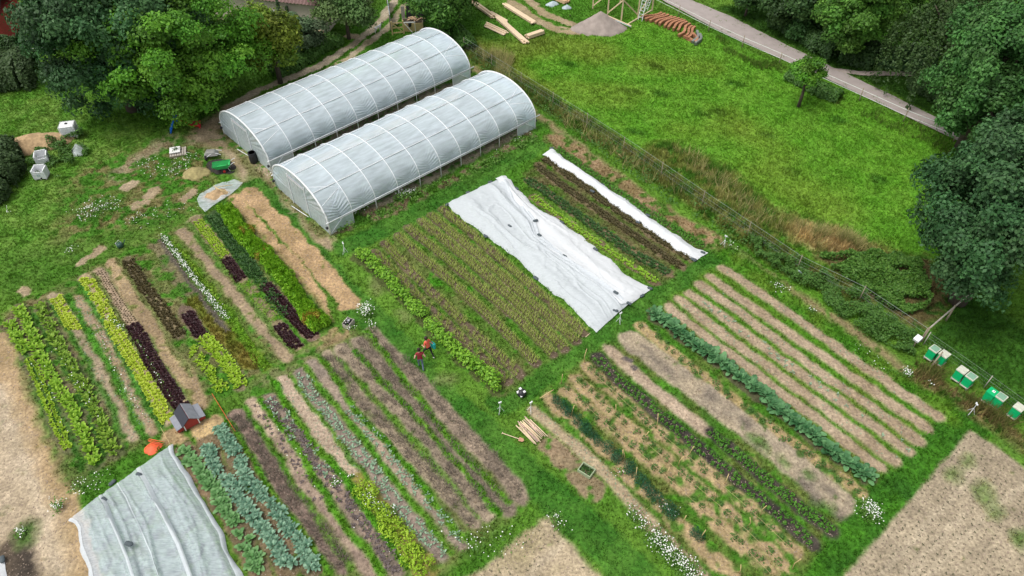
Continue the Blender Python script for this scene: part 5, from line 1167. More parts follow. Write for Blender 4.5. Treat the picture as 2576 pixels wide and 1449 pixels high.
def heap(name, label, cat, px, rx, ry, h, rz, mat, seed=1, n=44, power=1.0, rough=.12):
    p = G(*px); ang = np.linspace(0, 2 * math.pi, n, endpoint=False); V = [(0, 0, h)]; K = 14
    for k in range(1, K + 1):
        t = k / K
        for a in ang:
            w = 1 + .18 * (vnoise(np.array([math.cos(a) * 1.3 + seed * 3.1]), np.array([math.sin(a) * 1.3]), .8, seed)[0] - .5)
            z = h * max(0, 1 - t ** power) ** (1.0 if power > 1 else 1.0)
            q = fbm(np.array([math.cos(a) * t * rx]), np.array([math.sin(a) * t * ry]), .5, seed, 3)[0] - .5
            V.append((math.cos(a) * t * rx * w, math.sin(a) * t * ry * w, z + q * rough * (1.6 - t) - (.12 if k == K else 0)))
    F = [(0, 1 + i, 1 + (i + 1) % n) for i in range(n)]
    for k in range(K - 1):
        for i in range(n):
            a, b = 1 + k * n + i, 1 + k * n + (i + 1) % n; F.append((a, a + n, b + n, b))
    m = MB(); m.add(V, F); o = m.build(name, mat, None, True); o.location = p; o.rotation_euler = (0, 0, rad(rz)); return tag(o, label, cat)
heap('gravel_heap', 'cone-shaped grey-brown gravel heap at the meadow end', 'gravel heap', (1508, 72), 2.75, 1.75, 1.75, 0, M['gravel'], 3, 60, .9, .22)
heap('manure_heap', 'long straw-brown heap between the white water tanks', 'manure heap', (80, 366), 3.2, 1.5, .85, 24, M['straw'], 5, 44, 1.6, .22)
heap('hay_heap', 'flat heap of dry hay beside the green handcart', 'hay heap', (493, 438), 1.1, .8, .45, 10, M['haycol'], 6, 40, 1.6, .2)
heap('compost_heap', 'low dark compost spread under the green handcart', 'compost heap', (556, 420), 1.35, .95, .16, -30, M['compost'], 7, 40, 1.6, .08)
heap('straw_heap', 'brown straw heap lying on the crumpled plastic sheet', 'straw heap', (545, 492), 1.05, .75, .4, 30, M['straw'], 8, 40, 1.4, .2)
# crumpled clear plastic sheet below the straw heap
A = GP([(497, 505), (505, 490), (535, 474), (560, 462), (590, 455), (612, 462), (598, 478), (578, 494), (545, 515), (517, 536), (503, 522)])
cen = A.mean(0); V = [(0, 0, .1)]; K = 9; n_ = 44; tt = np.linspace(0, len(A), n_, endpoint=False); Ac = np.vstack([A, A[:1]])
for k in range(1, K + 1):
    for t in tt:
        q = (Ac[int(t)] * (1 - t % 1) + Ac[int(t) + 1] * (t % 1) - cen) * k / K; V.append((q[0], q[1], .05 + .16 * float(fbm(q[0] + 40, q[1], .45, 4, 2))))
F = [(0, 1 + i, 1 + (i + 1) % n_) for i in range(n_)] + [(1 + k * n_ + i, 1 + (k + 1) * n_ + i, 1 + (k + 1) * n_ + (i + 1) % n_, 1 + k * n_ + (i + 1) % n_) for k in range(K - 1) for i in range(n_)]
o = MB().add(V, F).build('plastic_sheet', M['plastic'], None, True); o.location = (cen[0], cen[1], 0); tag(o, 'crumpled clear plastic sheet under the straw heap', 'plastic sheet')
A = GP([(190, 362), (213, 366), (208, 392), (186, 396), (178, 380)]); cen = A.mean(0)
V = [(0, 0, .35)] + [(*((q - cen) * k), .5 * .35 + .18 * float(vnoise(q[0] * k * 3, q[1] * 3, .5, 2)) - (.25 if k == 1 else 0)) for k in (.5, 1) for q in A]; n_ = len(A)
o = MB().add(V, [(0, 1 + i, 1 + (i + 1) % n_) for i in range(n_)] + [(1 + i, 1 + n_ + i, 1 + n_ + (i + 1) % n_, 1 + (i + 1) % n_) for i in range(n_)]).build('plastic_sheet', M['plastic'], None, True)
o.location = (cen[0], cen[1], 0); tag(o, 'overgrown pale plastic sheet right of the cut tanks', 'plastic sheet')

def stick(name, label, cat, a, b, za, zb, r, mat, group=None):
    A = G(*a, za); B = G(*b, zb); o = MB().tube([Vector((0, 0, 0)), (B - A) * .5 + Vector((0, 0, .01)), B - A], [r, r * .95, r * .8], 6).build(name, mat, None, True); o.location = A
    return tag(o, label, cat, group)
for i, (a, b) in enumerate([((537, 467), (571, 489)), ((541, 474), (578, 484)), ((547, 470), (586, 465)), ((540, 470), (560, 482))]):
    stick('garden_stake', 'loose pale stake in the fan of stakes on the straw heap', 'stake', a, b, .42, .36, .025, M['bamboo'], 'stakes on the straw heap')

# child's slide
p = G(450, 328); t = thing('toddler_slide', 'blue and red plastic slide under the bright green tree', 'slide', p, heading((437, 312), (475, 306)))
m = MB()
for y in (-.25, .25): m.tube([(-.62, y, 0), (-.12, y, 1.0)], .07, 8)
for k in range(4): m.box((-.55 + .13 * k, 0, .2 + .24 * k), (.16, .5, .06))
m.box((-.4, 0, .5), (.06, .42, .9), rot('Y', 27)); m.build('ladder', M['blue'], t, False, .02)
m = MB()
for y in (-.25, .25): m.tube([(-.1, y, .95), (-.05, y, 1.3), (.12, y, 1.32), (.2, y, 1.0)], .05, 8)
m.box((.05, 0, .98), (.36, .5, .07)); m.build('handrail', M['blue'], t)
m = MB(); pts = [(.15, 1.0), (.5, .78), (.9, .48), (1.25, .26), (1.6, .2), (1.75, .24)]
vs = [q for x, z in pts for q in [(x, -.3, z + .16), (x, -.24, z), (x, .24, z), (x, .3, z + .16)]]
m.add(vs, [(i * 4 + k, i * 4 + k + 1, i * 4 + k + 5, i * 4 + k + 4) for i in range(len(pts) - 1) for k in range(3)])
for s in (-.3, .3): m.tube([(x, s, z + .16) for x, z in pts], .035, 6)
m.box((1.62, 0, .09), (.1, .4, .2)); m.build('chute', M['red'], t)

# pallet with a white tray of seedlings
p = G(449, 386); t = thing('wooden_pallet', 'pale wooden pallet on the rough lawn by the yard', 'pallet', p, rad(17))
m = MB()
for k in range(7): m.box((-.52 + k * .175, 0, .16), (.13, 1.1, .03))
m.build('top_boards', M['greywood'], t)
for y in (-.48, 0, .48): MB().box((0, y, .09), (1.2, .1, .11)).build('bearer', M['oldwood'], t)
MB().box((0, 0, .018), (1.2, 1.1, .03)).build('base_boards', M['oldwood'], t)
p = G(440, 378, .25); t = thing('seedling_tray', 'white tray with green seedlings on the wooden pallet', 'tray', p, rad(17))
MB().box((0, 0, .03), (.78, .8, .06)).build('tray', M['white'], t)
v, f = leafcards(np.random.default_rng(2).normal(0, .13, (60, 3)) * [1, 1, .3] + [.08, .02, .12], np.tile([0, 0, 1.], (60, 1)), .1, np.random.default_rng(3)); np_obj('seedlings', v, f, M['spinach'], parent=t)

# wheelbarrows
p = G(534, 394); t = thing('wheelbarrow', 'grey metal wheelbarrow tipped over at the compost edge', 'wheelbarrow', p, rad(8))
m = MB(); b = [(-.3, -.22, .55), (.3, -.22, .55), (.3, .22, .55), (-.3, .22, .55)]; q = [(-.52, -.36, .25), (.52, -.32, .25), (.52, .34, .25), (-.52, .36, .25)]
m.add(b + q, [(0, 1, 2, 3), (0, 4, 5, 1), (1, 5, 6, 2), (2, 6, 7, 3), (3, 7, 4, 0)]); m.build('tub', plain('grey_tub', (.3, .3, .28), .5, .15, 5, .3), t, False, .05)
MB().lathe([(.06, -.05), (.2, -.05), (.2, .05), (.06, .05)], (-.35, -.45, .2), 14, rot('Y', 80)).build('wheel', M['rubber'], t)
for y in (-.2, .2): MB().tube([(-.35, y - .2, .2), (.2, y, .5), (.75, y * 1.4, .3)], .022, 6).build('handle', M['galv'], t)
p = G(563, 430); t = thing('handcart', 'bright green two-wheeled handcart standing on dark compost', 'handcart', p, heading((535, 425), (590, 417))); t.scale = (.84, .84, .84)
m = MB(); b = [(-.45, -.3, .42), (.42, -.3, .42), (.42, .3, .42), (-.45, .3, .42)]; q = [(-.78, -.42, .78), (.74, -.42, .82), (.74, .42, .82), (-.78, .42, .78)]
m.add(b + q, [(0, 1, 2, 3), (0, 4, 5, 1), (1, 5, 6, 2), (2, 6, 7, 3), (3, 7, 4, 0)]); o = m.build('tub', M['greenin'], t); sm = o.modifiers.new('s', 'SOLIDIFY'); sm.thickness = .02
m = MB(); m.tube([q[0], q[1], q[2], q[3], q[0]], .025, 6); m.build('rim', M['green'], t)
for y in (-.4, .4):
    w = MB().lathe([(.05, -.05), (.21, -.05), (.23, 0), (.21, .05), (.05, .05)], (.12, y, .23), 18, rot('X', 90)).build('wheel', M['rubber'], t)
    MB().lathe([(.12, -.065), (.12, .065)], (.12, y, .23), 12, rot('X', 90)).build('hub', M['red'], w)
    MB().tube([(.5, y * .75, .5), (.85, y * .8, .8), (1.1, y * .8, .95), (1.2, y * .8, .93)], .02, 6).build('handle', M['galv'], t)
    MB().tube([(.45, y * .7, .45), (.6, y * .7, .02)], .018, 6).build('leg', M['galv'], t)
MB().box((.45, .1, .47), (.18, .14, .08)).build('soil_lump', M['compost'], t)

# barrel
p = G(640, 408); t = thing('barrel', 'black plastic barrel standing at the far tunnel wall', 'barrel', p)
MB().lathe([(.25, 0), (.29, .05), (.31, .3), (.31, .6), (.28, .86), (.26, .88), (.25, .84)], n=20).build('body', M['black'], t, True)
MB().lathe([(.24, .85), (.22, .87), (.02, .87)], n=18).build('lid', M['greypl'], t); MB().lathe([(.3, .87), (.3, .9), (.25, .9), (.25, .87)], n=20).build('rim', M['black'], t)

# henhouse
pa, pb = G(464.5, 1087), G(508, 1063); w = (pb - pa).length; rz = math.atan2(pb.y - pa.y, pb.x - pa.x)
t = thing('henhouse', 'small red henhouse with grey roof at the end of the dark lettuce bed', 'henhouse', (pa + pb) / 2, rz)
D = 1.1; hw = w * .4; S1 = .48; S3 = .83
m = MB(); f = [(-hw, 0, .08), (hw, 0, .08), (hw, 0, S1), (0, 0, S3), (-hw, 0, S1)]; n_ = len(f)
m.add(f + [(x, D, z) for x, y, z in f], [tuple(range(n_)), tuple(range(2 * n_ - 1, n_ - 1, -1))] + [(i, i + n_, (i + 1) % n_ + n_, (i + 1) % n_) for i in range(n_)]); m.build('wall', M['redwall'], t)
o_ = .06
def slab(a, b, th=.035):
    a = Vector((a[0], 0, a[1])); b = Vector((b[0], 0, b[1])); nrm = Vector((-(b - a).z, 0, (b - a).x)).normalized(); nrm = nrm if nrm.z > 0 else -nrm
    return [Vector((q.x, y, q.z)) + nrm * k for y in (-o_, D + o_) for q in (a, b) for k in (.012, .012 + th)]
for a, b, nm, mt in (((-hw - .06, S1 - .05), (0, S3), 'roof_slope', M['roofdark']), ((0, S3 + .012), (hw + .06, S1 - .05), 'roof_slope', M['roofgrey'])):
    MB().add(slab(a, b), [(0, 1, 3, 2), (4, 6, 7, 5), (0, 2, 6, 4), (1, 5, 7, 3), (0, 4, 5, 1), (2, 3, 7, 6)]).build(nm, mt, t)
for s in (-1, 1):
    nb = MB().box((s * (hw + .2), D * .5, .2), (.34, D * .85, .28)).build('nest_box', M['redwall'], t)
    MB().box((s * (hw + .2), D * .5, .37), (.42, D * .95, .03), rot('Y', s * 14)).build('lid', M['roofgrey'], nb)
    MB().bar((s * hw, -.03, .1), (s * hw, -.03, S1 + .02), .06, .05).build('corner_trim', M['white'], t)
# orange net and its sticks beside the insect net
heap('orange_net', 'crumpled orange netting beside the insect net corner', 'netting', (386, 1128), .48, .42, .2, 20, M['orange'], 9, 30, 1.3, .04)
for i, (a, b) in enumerate([((372, 1107), (412, 1117)), ((375, 1104), (414, 1112)), ((374, 1110), (410, 1121)), ((380, 1106), (405, 1110))]):
    stick('net_pole', 'thin orange pole lying across the crumpled orange netting', 'pole', a, b, .22, .2, .018, M['orange'], 'orange net poles')
stick('yellow_line', 'thin yellow cord from the insect net corner toward the beds', 'cord', (404, 1075), (430, 1122), .4, .3, .012, M['bamboo'])
stick('orange_line', 'thin orange cord lying between henhouse and soil beds', 'cord', (533, 990), (592, 1085), .15, .12, .014, M['orange'])

# dark crate with pots at the flower bush
p = G(878, 818); t = thing('plant_crate', 'grey crate of black pots beside a white flowering bush', 'crate', p, rad(-25))
for s in (-1, 1): MB().box((s * .22, 0, .18), (.03, .62, .36)).build('side_board', M['greywood'], t)
m = MB()
for s in (-1, 1): m.box((0, s * .31, .14), (.42, .03, .28))
m.build('end_board', M['greywood'], t)
for x, y, mm in ((-.09, -.18, 'black'), (.09, -.05, 'black'), (-.08, .12, 'greypl'), (.08, .2, 'black')): MB().lathe([(.07, .03), (.09, .3), (.08, .3), (.07, .24)], (x, y, 0), 10).build('pot', M[mm], t)
p = G(1312, 993); t = thing('sack', 'small black and white sack lying in the grass by the plot corner', 'sack', p, rad(30))
m = MB(); m.lathe([(.05, 0), (.24, .05), (.28, .2), (.2, .34), (.05, .4)], (0, 0, 0), 10); m.build('body', M['black'], t, True)
for x, y, z in ((-.12, -.2, .2), (.1, -.12, .35), (.0, .15, .38), (-.2, .05, .32)): MB().box((x, y, z), (.14, .12, .05), rot('X', 20)).build('white_patch', M['white'], t)

# people on the mown path
def skinned(name, joints, edges, mats, paint, root, sub=2):
    me = bpy.data.meshes.new(name); me.from_pydata([j[:3] for j in joints], edges, []); o = bpy.data.objects.new(name, me); COL.objects.link(o)
    md = o.modifiers.new('skin', 'SKIN'); sd_ = me.skin_vertices[0].data
    for i, j in enumerate(joints): sd_[i].radius = (j[3], j[4] if len(j) > 4 else j[3]); sd_[i].use_root = (i == 0)
    s2 = o.modifiers.new('sub', 'SUBSURF'); s2.levels = sub; s2.render_levels = sub
    dg = bpy.context.evaluated_depsgraph_get(); dg.update(); nm = bpy.data.meshes.new_from_object(o.evaluated_get(dg)); o.modifiers.clear(); o.data = nm
    for m_ in mats: nm.materials.append(m_)
    for pl in nm.polygons: pl.material_index = paint(pl.center); pl.use_smooth = True
    o.parent = root; return o
def hand(mb, w, d, s=1.0):
    """palm and five bent fingers at wrist w along direction d"""
    w = Vector(w); d = Vector(d).normalized(); a = d.cross(Vector((0, 0, 1))).normalized(); u = a.cross(d)
    mb.tube([w, w + d * .05 * s, w + d * .095 * s], [.025 * s, .036 * s, .034 * s], 7)
    for k, (o_, l) in enumerate(((-.027, .06), (-.009, .072), (.009, .068), (.026, .054))):
        q = w + d * .09 * s + a * o_ * s; mb.tube([q, q + d * l * .5 * s - u * .006 * s, q + d * l * .85 * s - u * .025 * s], [.0095 * s, .009 * s, .007 * s], 5)
    q = w + d * .035 * s - a * .03 * s; mb.tube([q, q + d * .03 * s - a * .022 * s, q + d * .06 * s - a * .024 * s - u * .01], [.011 * s, .01 * s, .008 * s], 5)
def person(label, px, rz, Hs, pose, top, trousers, hairstyle, shoe):
    p = G(*px); root = thing('person', label, 'person', (p.x, p.y, gz(p.x, p.y)), rz, None); s = Hs / 1.7
    # x forward, y left, z up; joints: position, radius across, radius deep
    f1, f2, k1, k2, hl, hr, el, er, lean = pose['fl'], pose['fr'], pose['kl'], pose['kr'], pose['hl'], pose['hr'], pose['el'], pose['er'], pose['lean']
    J = [(0, 0, .95, .13, .12), (lean * .35, 0, 1.12, .125, .1), (lean * .8, 0, 1.32, .155, .11), (lean, 0, 1.44, .09, .08), (lean + .01, 0, 1.52, .05, .052), (lean + .04, 0, 1.60, .078, .092), (lean + .04, 0, 1.70, .07, .085),
         (0, .09, .88, .095), (k1[0], .1, k1[1], .06), (f1[0], .1, f1[1] + .08, .042), (f1[0] + .13, .1, f1[1] + .035, .035),
         (0, -.09, .88, .095), (k2[0], -.1, k2[1], .06), (f2[0], -.1, f2[1] + .08, .042), (f2[0] + .13, -.1, f2[1] + .035, .035),
         (lean, .17, 1.39, .06), (*el, .042), (*hl, .03), (lean, -.17, 1.39, .06), (*er, .042), (*hr, .03)]
    J = [tuple(c_ * s for c_ in j) for j in J]
    E_ = [(0, 1), (1, 2), (2, 3), (3, 4), (4, 5), (5, 6), (0, 7), (7, 8), (8, 9), (9, 10), (0, 11), (11, 12), (12, 13), (13, 14), (2, 15), (15, 16), (16, 17), (2, 18), (18, 19), (19, 20)]
    sleeve = pose.get('sleeve', .3)
    def paint(c_):
        c_ = Vector(c_) / s
        if c_.z < .13 and (abs(c_.x - f1[0]) < .3 or abs(c_.x - f2[0]) < .3) and (c_.z < f1[1] + .09 or c_.z < f2[1] + .09): return 3
        if c_.z < .97: 
            for h in (hl, hr, el, er):
                if (c_ - Vector(h)).length < .13 and abs(c_.y) > .17: return 0
            return 2
        if c_.z > 1.47: return 0
        if abs(c_.y) > .2:
            return 1 if c_.z > 1.47 - sleeve * .6 else 0
        return 1
    b = skinned('body', J, E_, [M['skin'], top, trousers, shoe], paint, root)
    m = MB(); hand(m, J[17][:3], Vector(J[17][:3]) - Vector(J[16][:3]), s); hand(m, J[20][:3], Vector(J[20][:3]) - Vector(J[19][:3]), s)
    me = m.build('tmp', M['skin']); dat = me.data
    # join the hands into the body mesh so that it stays one figure
    bm_ = MB(); nv = len(b.data.vertices)
    import bmesh
    bm = bmesh.new(); bm.from_mesh(b.data); bm.from_mesh(dat); bm.to_mesh(b.data); bm.free(); bpy.data.objects.remove(me)
    hx = (lean + .04) * s; hz = 1.655 * s
    m = MB(); m.lathe([(.02, .125), (.075, .11), (.1, .06), (.105, 0), (.1, -.05), (.085, -.08)], (hx - .015, 0, hz), 14)
    if hairstyle == 'bun': m.lathe([(.02, -.05), (.06, -.03), (.065, .02), (.03, .055)], (hx - .07, 0, hz + .12), 10)
    m.build('hair', M['hair'], root, True)
    m = MB()
    for y in (-.03, .03): m.lathe([(.004, -.012), (.012, 0), (.004, .012)], (hx + .09 * s, y * s, (1.63) * s), 8)
    m.build('eye', M['black'], root); MB().box((hx + .097 * s, 0, 1.605 * s), (.025, .022, .035)).build('nose', M['skin'], root, True, .008); MB().box((hx + .09 * s, 0, 1.565 * s), (.012, .045, .01)).build('mouth', M['maroon'], root)
    for y in (-1, 1): MB().lathe([(.006, -.03), (.02, 0), (.008, .03)], (hx, y * .088 * s, 1.61 * s), 8).build('ear', M['skin'], root, True)
    return root
w1 = person('person in dark red top and grey-blue jeans on the mown path', (1060, 927), heading((1060, 927), (1056, 900)), 1.66,
            dict(fl=(.2, 0), fr=(-.25, .05), kl=(.16, .48), kr=(.0, .5), hl=(.16, .27, 1.02), hr=(.16, -.27, 1.02), el=(-.08, .32, 1.12), er=(-.08, -.32, 1.12), lean=.05, sleeve=.2), M['maroon'], M['denim'], 'bun', M['black'])
w2 = person('person in coral red top and black trousers striding on the mown path', (1081, 898), heading((1085, 898), (1066, 884)), 1.55,
            dict(fl=(.42, .12), fr=(-.34, 0), kl=(.34, .52), kr=(-.1, .48), hl=(.3, .2, 1.02), hr=(-.1, -.3, .92), el=(.02, .3, 1.12), er=(-.08, -.28, 1.12), lean=.14, sleeve=.35), M['coral'], M['blackcloth'], 'short', M['white'])
d = Vector((math.cos(w2.rotation_euler.z), math.sin(w2.rotation_euler.z), 0)); r_ = Vector((d.y, -d.x, 0)); q = w2.location + r_ * .3 - d * .06
t = thing('shoulder_bag', 'turquoise bag at the side of the coral-topped person', 'bag', (q.x, q.y, .82), w2.rotation_euler.z)
m = MB(); m.box((0, 0, .0), (.34, .16, .42)); m.build('body', M['teal'], t, False, .05); MB().box((0, -.085, -.05), (.24, .02, .2)).build('pocket', M['teal'], t, False, .01)
MB().tube([(.1, 0, .2), (.08, .1, .42), (.0, .16, .5), (-.08, .1, .42), (-.1, 0, .2)], .016, 6).build('strap', M['blackcloth'], t); MB().box((-.02, -.02, -.23), (.12, .1, .06)).build('bottle', M['white'], t)

# dog on the track
p = G(951, 80); t = thing('dog', 'white dog with dark patches walking up the dirt track', 'dog', p, heading((945, 78), (968, 68)))
J = [(0, 0, .5, .1, .11), (.25, 0, .5, .12, .14), (.4, 0, .58, .075, .08), (.52, 0, .7, .06, .065), (.6, 0, .72, .065, .065), (.72, 0, .68, .035, .03),
     (-.25, 0, .5, .09, .1), (-.38, 0, .52, .03, .03), (-.55, 0, .6, .018, .018),
     (.27, .1, .36, .045), (.3, .1, .18, .03), (.36, .1, .02, .028), (.27, -.1, .36, .045), (.22, -.1, .18, .03), (.2, -.1, .02, .028),
     (-.25, .1, .4, .06), (-.18, .1, .27, .04), (-.32, .1, .16, .026), (-.27, .1, .02, .027), (-.25, -.1, .4, .06), (-.27, -.1, .27, .04), (-.42, -.1, .16, .026), (-.4, -.1, .02, .027)]
E_ = [(0, 1), (1, 2), (2, 3), (3, 4), (4, 5), (0, 6), (6, 7), (7, 8), (1, 9), (9, 10), (10, 11), (1, 12), (12, 13), (13, 14), (6, 15), (15, 16), (16, 17), (17, 18), (6, 19), (19, 20), (20, 21), (21, 22)]
skinned('body', J, E_, [M['white'], M['hair']], lambda c_: 1 if (c_.x > .47 and c_.x < .66 and c_.z > .64) or (-.12 < c_.x < .05 and c_.z > .52 and c_.y > -.03) or c_.x < -.45 else 0, t)
for s in (-1, 1): MB().add([(.55, s * .03, .77), (.6, s * .06, .76), (.55, s * .1, .68), (.53, s * .07, .7)], [(0, 1, 2, 3)]).build('ear', M['hair'], t)

# pole pile, spade, cold frame
poles = [((1303, 1060), (1352, 1112)), ((1305, 1066), (1347, 1114)), ((1309, 1060), (1358, 1106)), ((1311, 1067), (1355, 1110)), ((1314, 1058), (1362, 1104)), ((1316, 1064), (1360, 1112)), ((1318, 1055), (1364, 1100)), ((1307, 1074), (1349, 1118)), ((1322, 1052), (1366, 1097)), ((1326, 1056), (1350, 1085)),
         ((1310, 1062), (1356, 1104)), ((1316, 1060), (1352, 1098)), ((1320, 1048), (1372, 1098)), ((1333, 1055), (1378, 1098)), ((1298, 1070), (1344, 1116))]
for i, (a, b) in enumerate(poles):
    stick('wooden_pole', 'peeled pale pole in the pile beside the spade', 'pole', a, b, .05 + .05 * (i % 3) + (.06 if i > 9 else 0), .05 + .05 * ((i + 1) % 3), .033, M['pine'] if i % 3 else plain('pinkish_pole', (.6, .42, .36), .7, .15, 5), 'pile of peeled poles')
p = G(1306, 1105, .04); t = thing('spade', 'spade with pale shaft and rusty blade lying on the mown grass', 'spade', p, heading((1306, 1105), (1264, 1091)))
MB().tube([(0, 0, .03), (.95, 0, .05)], .022, 6).build('shaft', M['pine'], t); MB().tube([(.95, -.07, .05), (.95, .07, .05)], .02, 6).build('handle', M['pine'], t)
MB().add([(-.28, 0, .02), (-.2, .11, .03), (.02, .12, .035), (.02, -.12, .035), (-.2, -.11, .03), (-.1, 0, .01)], [(0, 1, 5), (1, 2, 5), (2, 3, 5), (3, 4, 5), (4, 0, 5)]).build('blade', plain('rusty_blade', (.5, .27, .17), .7, .25, 8), t)
p = G(1475, 1187); t = thing('cold_frame', 'small green-grey wooden frame of plants on the pale bed edge', 'cold frame', p, rad(-36))
for s in (-1, 1):
    MB().box((0, s * .26, .12), (.75, .05, .24)).build('long_board', plain('greenish_wood', (.3, .36, .22), .8, .2, 6), t); MB().box((s * .35, 0, .12), (.05, .47, .24)).build('end_board', plain('greenish_wood', (.3, .36, .22), .8, .2, 6), t)
v, f = leafcards(np.random.default_rng(4).uniform(-1, 1, (110, 3)) * [.3, .2, .05] + [0, 0, .14], np.tile([0, 0, 1.], (110, 1)), .12, np.random.default_rng(5)); np_obj('seedlings', v, f, M['spinach'], parent=t)

# stakes in the right plot, each upright
STK = [(1470, 912, 1.2, 'beside the mown path at the top of the straw beds'), (1411, 965, 1.0, 'at the head of the second straw bed'), (1545, 1045, 1.0, 'on the fourth straw bed near its head'), (1437, 1045, .9, 'beside the upper asparagus clumps'), (1652, 1078, 1.2, 'at the edge of the long mulched bed, upper'), (1622, 1105, .8, 'in the first straw bed, upper third'),
       (1733, 1150, 1.2, 'at the edge of the long mulched bed, middle'), (1706, 1172, 1.1, 'leaning in the first straw bed, middle'), (1596, 1208, 1.2, 'beside the middle asparagus clumps'), (1563, 1158, 1.1, 'one of a pair by the asparagus gap, left'), (1566, 1160, 1.1, 'one of a pair by the asparagus gap, right'),
       (1795, 1262, 1.0, 'in the second straw bed, lower third'), (1720, 1316, .8, 'beside the lower asparagus clumps'), (1822, 1218, .8, 'in the first straw bed, lower third'), (1913, 1298, 1.2, 'at the lower end of the long mulched bed'), (1880, 1325, 1.0, 'in the straw beds near their lower end'), (1992, 1434, 1.2, 'at the bottom end of the straw beds'), (1762, 1360, 1.0, 'at the last asparagus clump'), (1858, 1442, .8, 'at the bottom edge among straw beds'), (1676, 1198, .7, 'small one between two straw beds')]
for px, py, h, w in STK:
    p = G(px, py); o = MB().tube([(0, 0, -.1), (random.uniform(-.05, .05), random.uniform(-.05, .05), h * .5), (random.uniform(-.12, .12), random.uniform(-.12, .12), h)], .022, 6).build('garden_stake', M['bamboo'], None, True); o.location = p
    tag(o, 'bamboo stake ' + w, 'stake', 'stakes in the straw beds')
stick('wooden_pole', 'single pale pole lying at the corner of the right plot', 'pole', (1358, 1002), (1393, 980), .15, .5, .03, M['bamboo'])
stick('wooden_pole', 'short white stick lying below the thin fleece corner', 'pole', (1473, 848), (1485, 838), .1, .1, .02, M['pine'])
# strings along the straw beds
for nm, px in (('straw bed nearest the mulch', BEDRS['RL']), ('second straw bed', BEDRS['RM']), ('third straw bed', BEDRS['RN'])):
    o = MB().tube([G(a, b, .35 + .03 * (i % 2)) for i, (a, b) in enumerate(px)], .006, 4).build('support_string', M['bamboo']); tag(o, 'pale support string along the ' + nm, 'string', 'bed strings')

# sprinklers on thin stands
SPR = [(1558, 812, 'on the mown path below the thin fleece'), (1258, 1036, 'at the lower corner of the leek plot'), (1820, 618, 'near the lower end of the narrow fleece'), (2440, 1040, 'in the grass before the beehives'), (1335, 1036, 'at the head of the pale seedling bed'), (868, 636, 'at the upper corner of the leek plot')]
for i, (px, py, w) in enumerate(SPR):
    p = G(px, py); t = thing('sprinkler', 'white-topped garden sprinkler ' + w, 'sprinkler', p, random.random() * 3, 'garden sprinklers')
    MB().tube([(0, 0, 0), (0, 0, .8)], .015, 5).build('stand', M['galv'], t)
    m = MB()
    for k in range(3): m.tube([(0, 0, .5), (.22 * math.cos(k * 2.1), .22 * math.sin(k * 2.1), 0)], .012, 5)
    m.build('tripod', M['galv'], t); m = MB(); m.box((0, 0, .84), (.16, .06, .07)); m.box((.06, 0, .89), (.06, .05, .05)); m.build('head', M['whitepl'], t)
p = G(304, 622); t = thing('watering_can', 'dark green watering can with pale handle on the rough lawn', 'watering can', p, rad(40))
MB().lathe([(.2, 0), (.2, .32), (.1, .36)], n=14).build('body', plain('dark_green_can', (.03, .08, .06), .5, .2, 6), t, True); MB().tube([(-.18, 0, .1), (-.2, 0, .45), (.05, 0, .6), (.15, 0, .35)], .02, 6).build('handle', M['whitepl'], t); MB().tube([(.18, 0, .1), (.45, 0, .45)], [.035, .025], 7).build('spout', plain('dark_green_can', (.03, .08, .06), .5, .2, 6), t)

# beehives
HV = [((2337, 902), 1, 'leftmost beehive, worn green-white lid, next to the fence corner'), ((2361, 915), 0, 'beehive with bare white lid in the first pair'), ((2405, 955), 0, 'beehive with white lid, left one of the second pair'), ((2427, 971), 2, 'beehive with mossy green lid in the second pair'), ((2479, 1010), 3, 'all-green beehive with a white square on its lid'), ((2501, 1022), 1, 'beehive with greenish framed lid in the third pair'), ((2545, 1048), 0, 'rightmost beehive standing alone')]
hz_ = heading((2337, 902), (2545, 1048))
for (px, lid, lab) in HV:
    p = G(*px); t = thing('beehive', lab, 'beehive', p, hz_, 'green beehives'); t.scale = (.88, .88, .88)
    MB().box((0, 0, .47), (.5, .56, .5)).build('hive_body', M['hive'], t, False, .012); MB().box((0, 0, .83), (.505, .565, .2)).build('super', M['hive'], t, False, .012)
    l = MB().box((0, 0, .98), (.55, .6, .09)).build('lid', [M['hive'] if lid == 3 else M['hivelid']][0], t, False, .012)
    if lid in (1, 2): MB().box((0, 0, 1.03), (.44, .48, .014)).build('lid_panel', M['hivelid2'], l)
    if lid == 3: MB().box((.03, .03, 1.04), (.17, .17, .03)).build('white_block', M['white'], l); MB().box((.04, .03, 1.06), (.05, .05, .012)).build('dark_mark', M['black'], l)
    st = MB().box((0, 0, .19), (.56, .62, .05)).build('stand', M['greywood'], t)
    for x in (-.22, .22):
        for y in (-.25, .25): MB().box((x, y, .08), (.06, .06, .17)).build('leg', M['greywood'], t)
    MB().box((0, -.33, .22), (.4, .12, .02)).build('landing_board', M['greywood'], t)
p = G(2296, 874); t = thing('meter_box', 'small white box on a post at the fence corner', 'box', p, hz_)
MB().box((0, 0, .35), (.07, .07, .7)).build('post', M['oldwood'], t); MB().box((0, 0, .78), (.34, .42, .2), rot('X', 18)).build('box', M['whitepl'], t, False, .02)
stick('wooden_pole', 'old plank leaning over the first pair of beehives', 'plank', (2340, 925), (2372, 885), .1, 1.2, .05, M['oldwood'])

